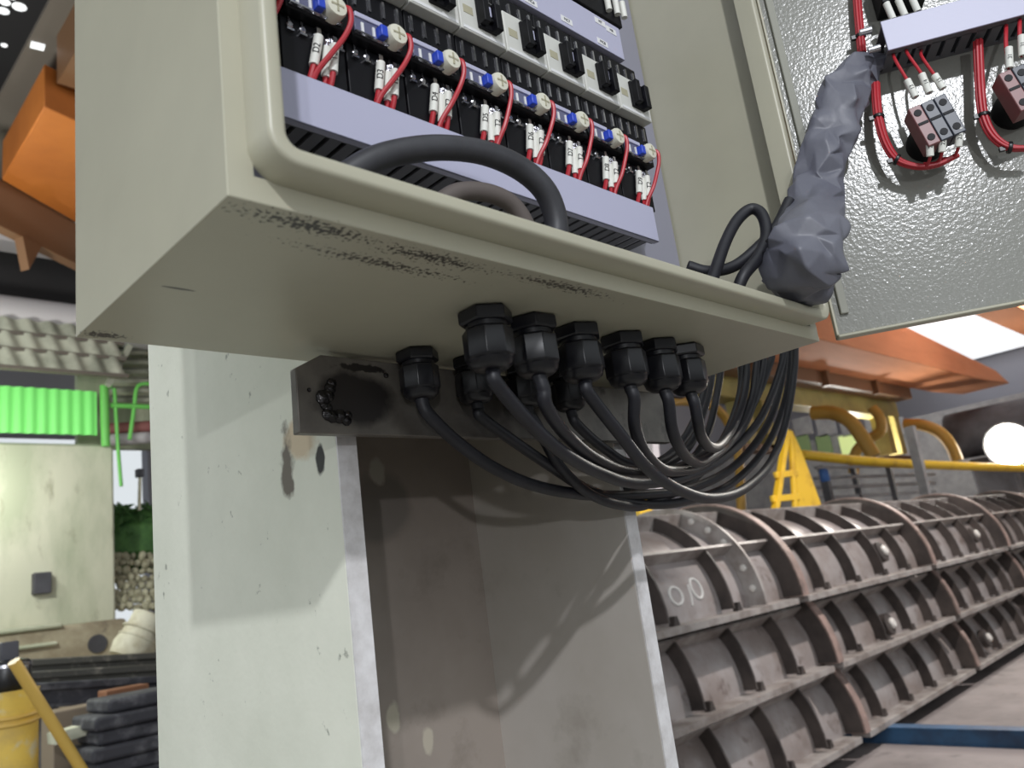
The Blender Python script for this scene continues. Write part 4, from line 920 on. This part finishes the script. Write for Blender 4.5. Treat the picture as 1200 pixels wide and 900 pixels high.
a = at(35, 800, 1, 6.9); b = at(190, 770, 1, 6.9); bedz = at(100, 812, 1, 6.6).z - 0.13
o = obj('rail_bed', MB().box((a.x - 0.2, 5.8, ZF), (b.x + 0.4, 7.2, at(100, 812, 1, 6.6).z - 0.13)), M_dgrey); tag(o, 'dark low bed under the steel rails', 'plinth')
a = at(62, 850, 1, 5.5); b = at(128, 822, 1, 5.5)
o = obj('wooden_block', MB().box((a.x, 5.5, ZF), (b.x, 5.75, b.z)), mat('grey_brown_block', (136, 122, 104), 0.8), bevel=0.01); tag(o, 'grey-brown block below the steel rails', 'block')
a = at(138, 818, 1, 5.4); b = at(190, 800, 1, 5.4)
o = obj('brick_block', MB().box((a.x, 5.62, ZF), (b.x, 5.78, b.z)), M_brownbox, bevel=0.01); tag(o, 'reddish brown block above the black rubber slabs', 'block')
zs0 = at(118, 912, 1, 4.9).z; zs1 = at(150, 815, 1, 4.9).z; th_ = (zs1 - zs0) / 5
for i in range(5):
    xa = at(112, 860, 1, 4.9).x + (0.0, -0.03, 0.02, -0.01, 0.07)[i]
    o = obj('rubber_slab', MB().box((xa, 4.9 - 0.03 * (i % 2), zs0 + i * th_), (xa + 0.6, 5.3, zs0 + (i + 1) * th_ - 0.003)), M_rubber, bevel=0.02)
    tag(o, ['lowest', 'second', 'third', 'fourth', 'topmost'][i] + ' dirty black rubber slab in the stack beside the column', 'slab', 'stack of rubber slabs')
bs = at(118, 912, 1, 4.9)
o = obj('slab_base', MB().box((bs.x - 0.1, 4.9, ZF), (bs.x + 0.8, 5.3, bs.z)), M_rubber); tag(o, 'dark base under the stack of rubber slabs', 'plinth')
o = obj('pale_plank', MB().bar(at(60, 866, 1, 5.2), at(112, 850, 1, 5.2), 0.15, 0.06), M_conc); tag(o, 'short pale plank between drum and rubber slabs', 'plank')
# yellow drum, cap and pole
dr = thing('yellow_drum', 'worn yellow drum tied with tape at the lower left corner', 'drum', V((at(14, 900, 1, 3.6).x, 3.6, ZF)))
c = at(8, 810, 1, 3.6); rr = (at(44, 810, 1, 3.6) - c).length
base = V((c.x, c.y, ZF)); hh = c.z - ZF
obj('shell', MB().lathe(base, (0, 0, 1), [(rr, 0), (rr, hh * 0.3), (rr * 1.03, hh * 0.32), (rr, hh * 0.34), (rr, hh * 0.66), (rr * 1.03, hh * 0.68), (rr, hh * 0.7), (rr, hh - 0.02), (rr * 1.04, hh), (rr * 0.9, hh)], 30), M_drum, dr)
for dz in (0.085, 0.11): obj('tape_band', MB().tube([base + V((math.cos(u) * rr * 1.02, math.sin(u) * rr * 1.02, hh - dz + 0.015 * math.sin(u))) for u in [2 * math.pi * i / 30 for i in range(30)]], 0.008, 6, closed=True), M_bamboo, dr)
c2 = at(10, 792, 1, 3.6)
ca = thing('black_pot', 'black lidded pot standing on the yellow drum', 'pot', c2)
obj('pot_body', MB().lathe(V((c.x, c.y, c.z)), (0, 0, 1), [(0.075, 0), (0.085, 0.02), (0.085, 0.10), (0.075, 0.115), (0.05, 0.12)], 24), M_tie, ca); obj('rim', MB().lathe(V((c.x, c.y, c.z + 0.09)), (0, 0, 1), [(0.0865, 0), (0.0865, 0.012)], 24), M_steel, ca)
obj('neck', MB().box((c.x - 0.03, c.y - 0.03, c.z + 0.115), (c.x + 0.035, c.y + 0.03, c.z + 0.19)), M_dgrey, ca, bevel=0.006)
o = obj('leaning_pole', MB().tube(cr([at(16, 775, 1, 3.35), at(60, 845, 1, 3.42), at(110, 925, 1, 3.5), at(160, 1010, 1, 3.6)], 6), 0.022, 10), M_bamboo); tag(o, 'yellow pole leaning against the drum', 'pole')
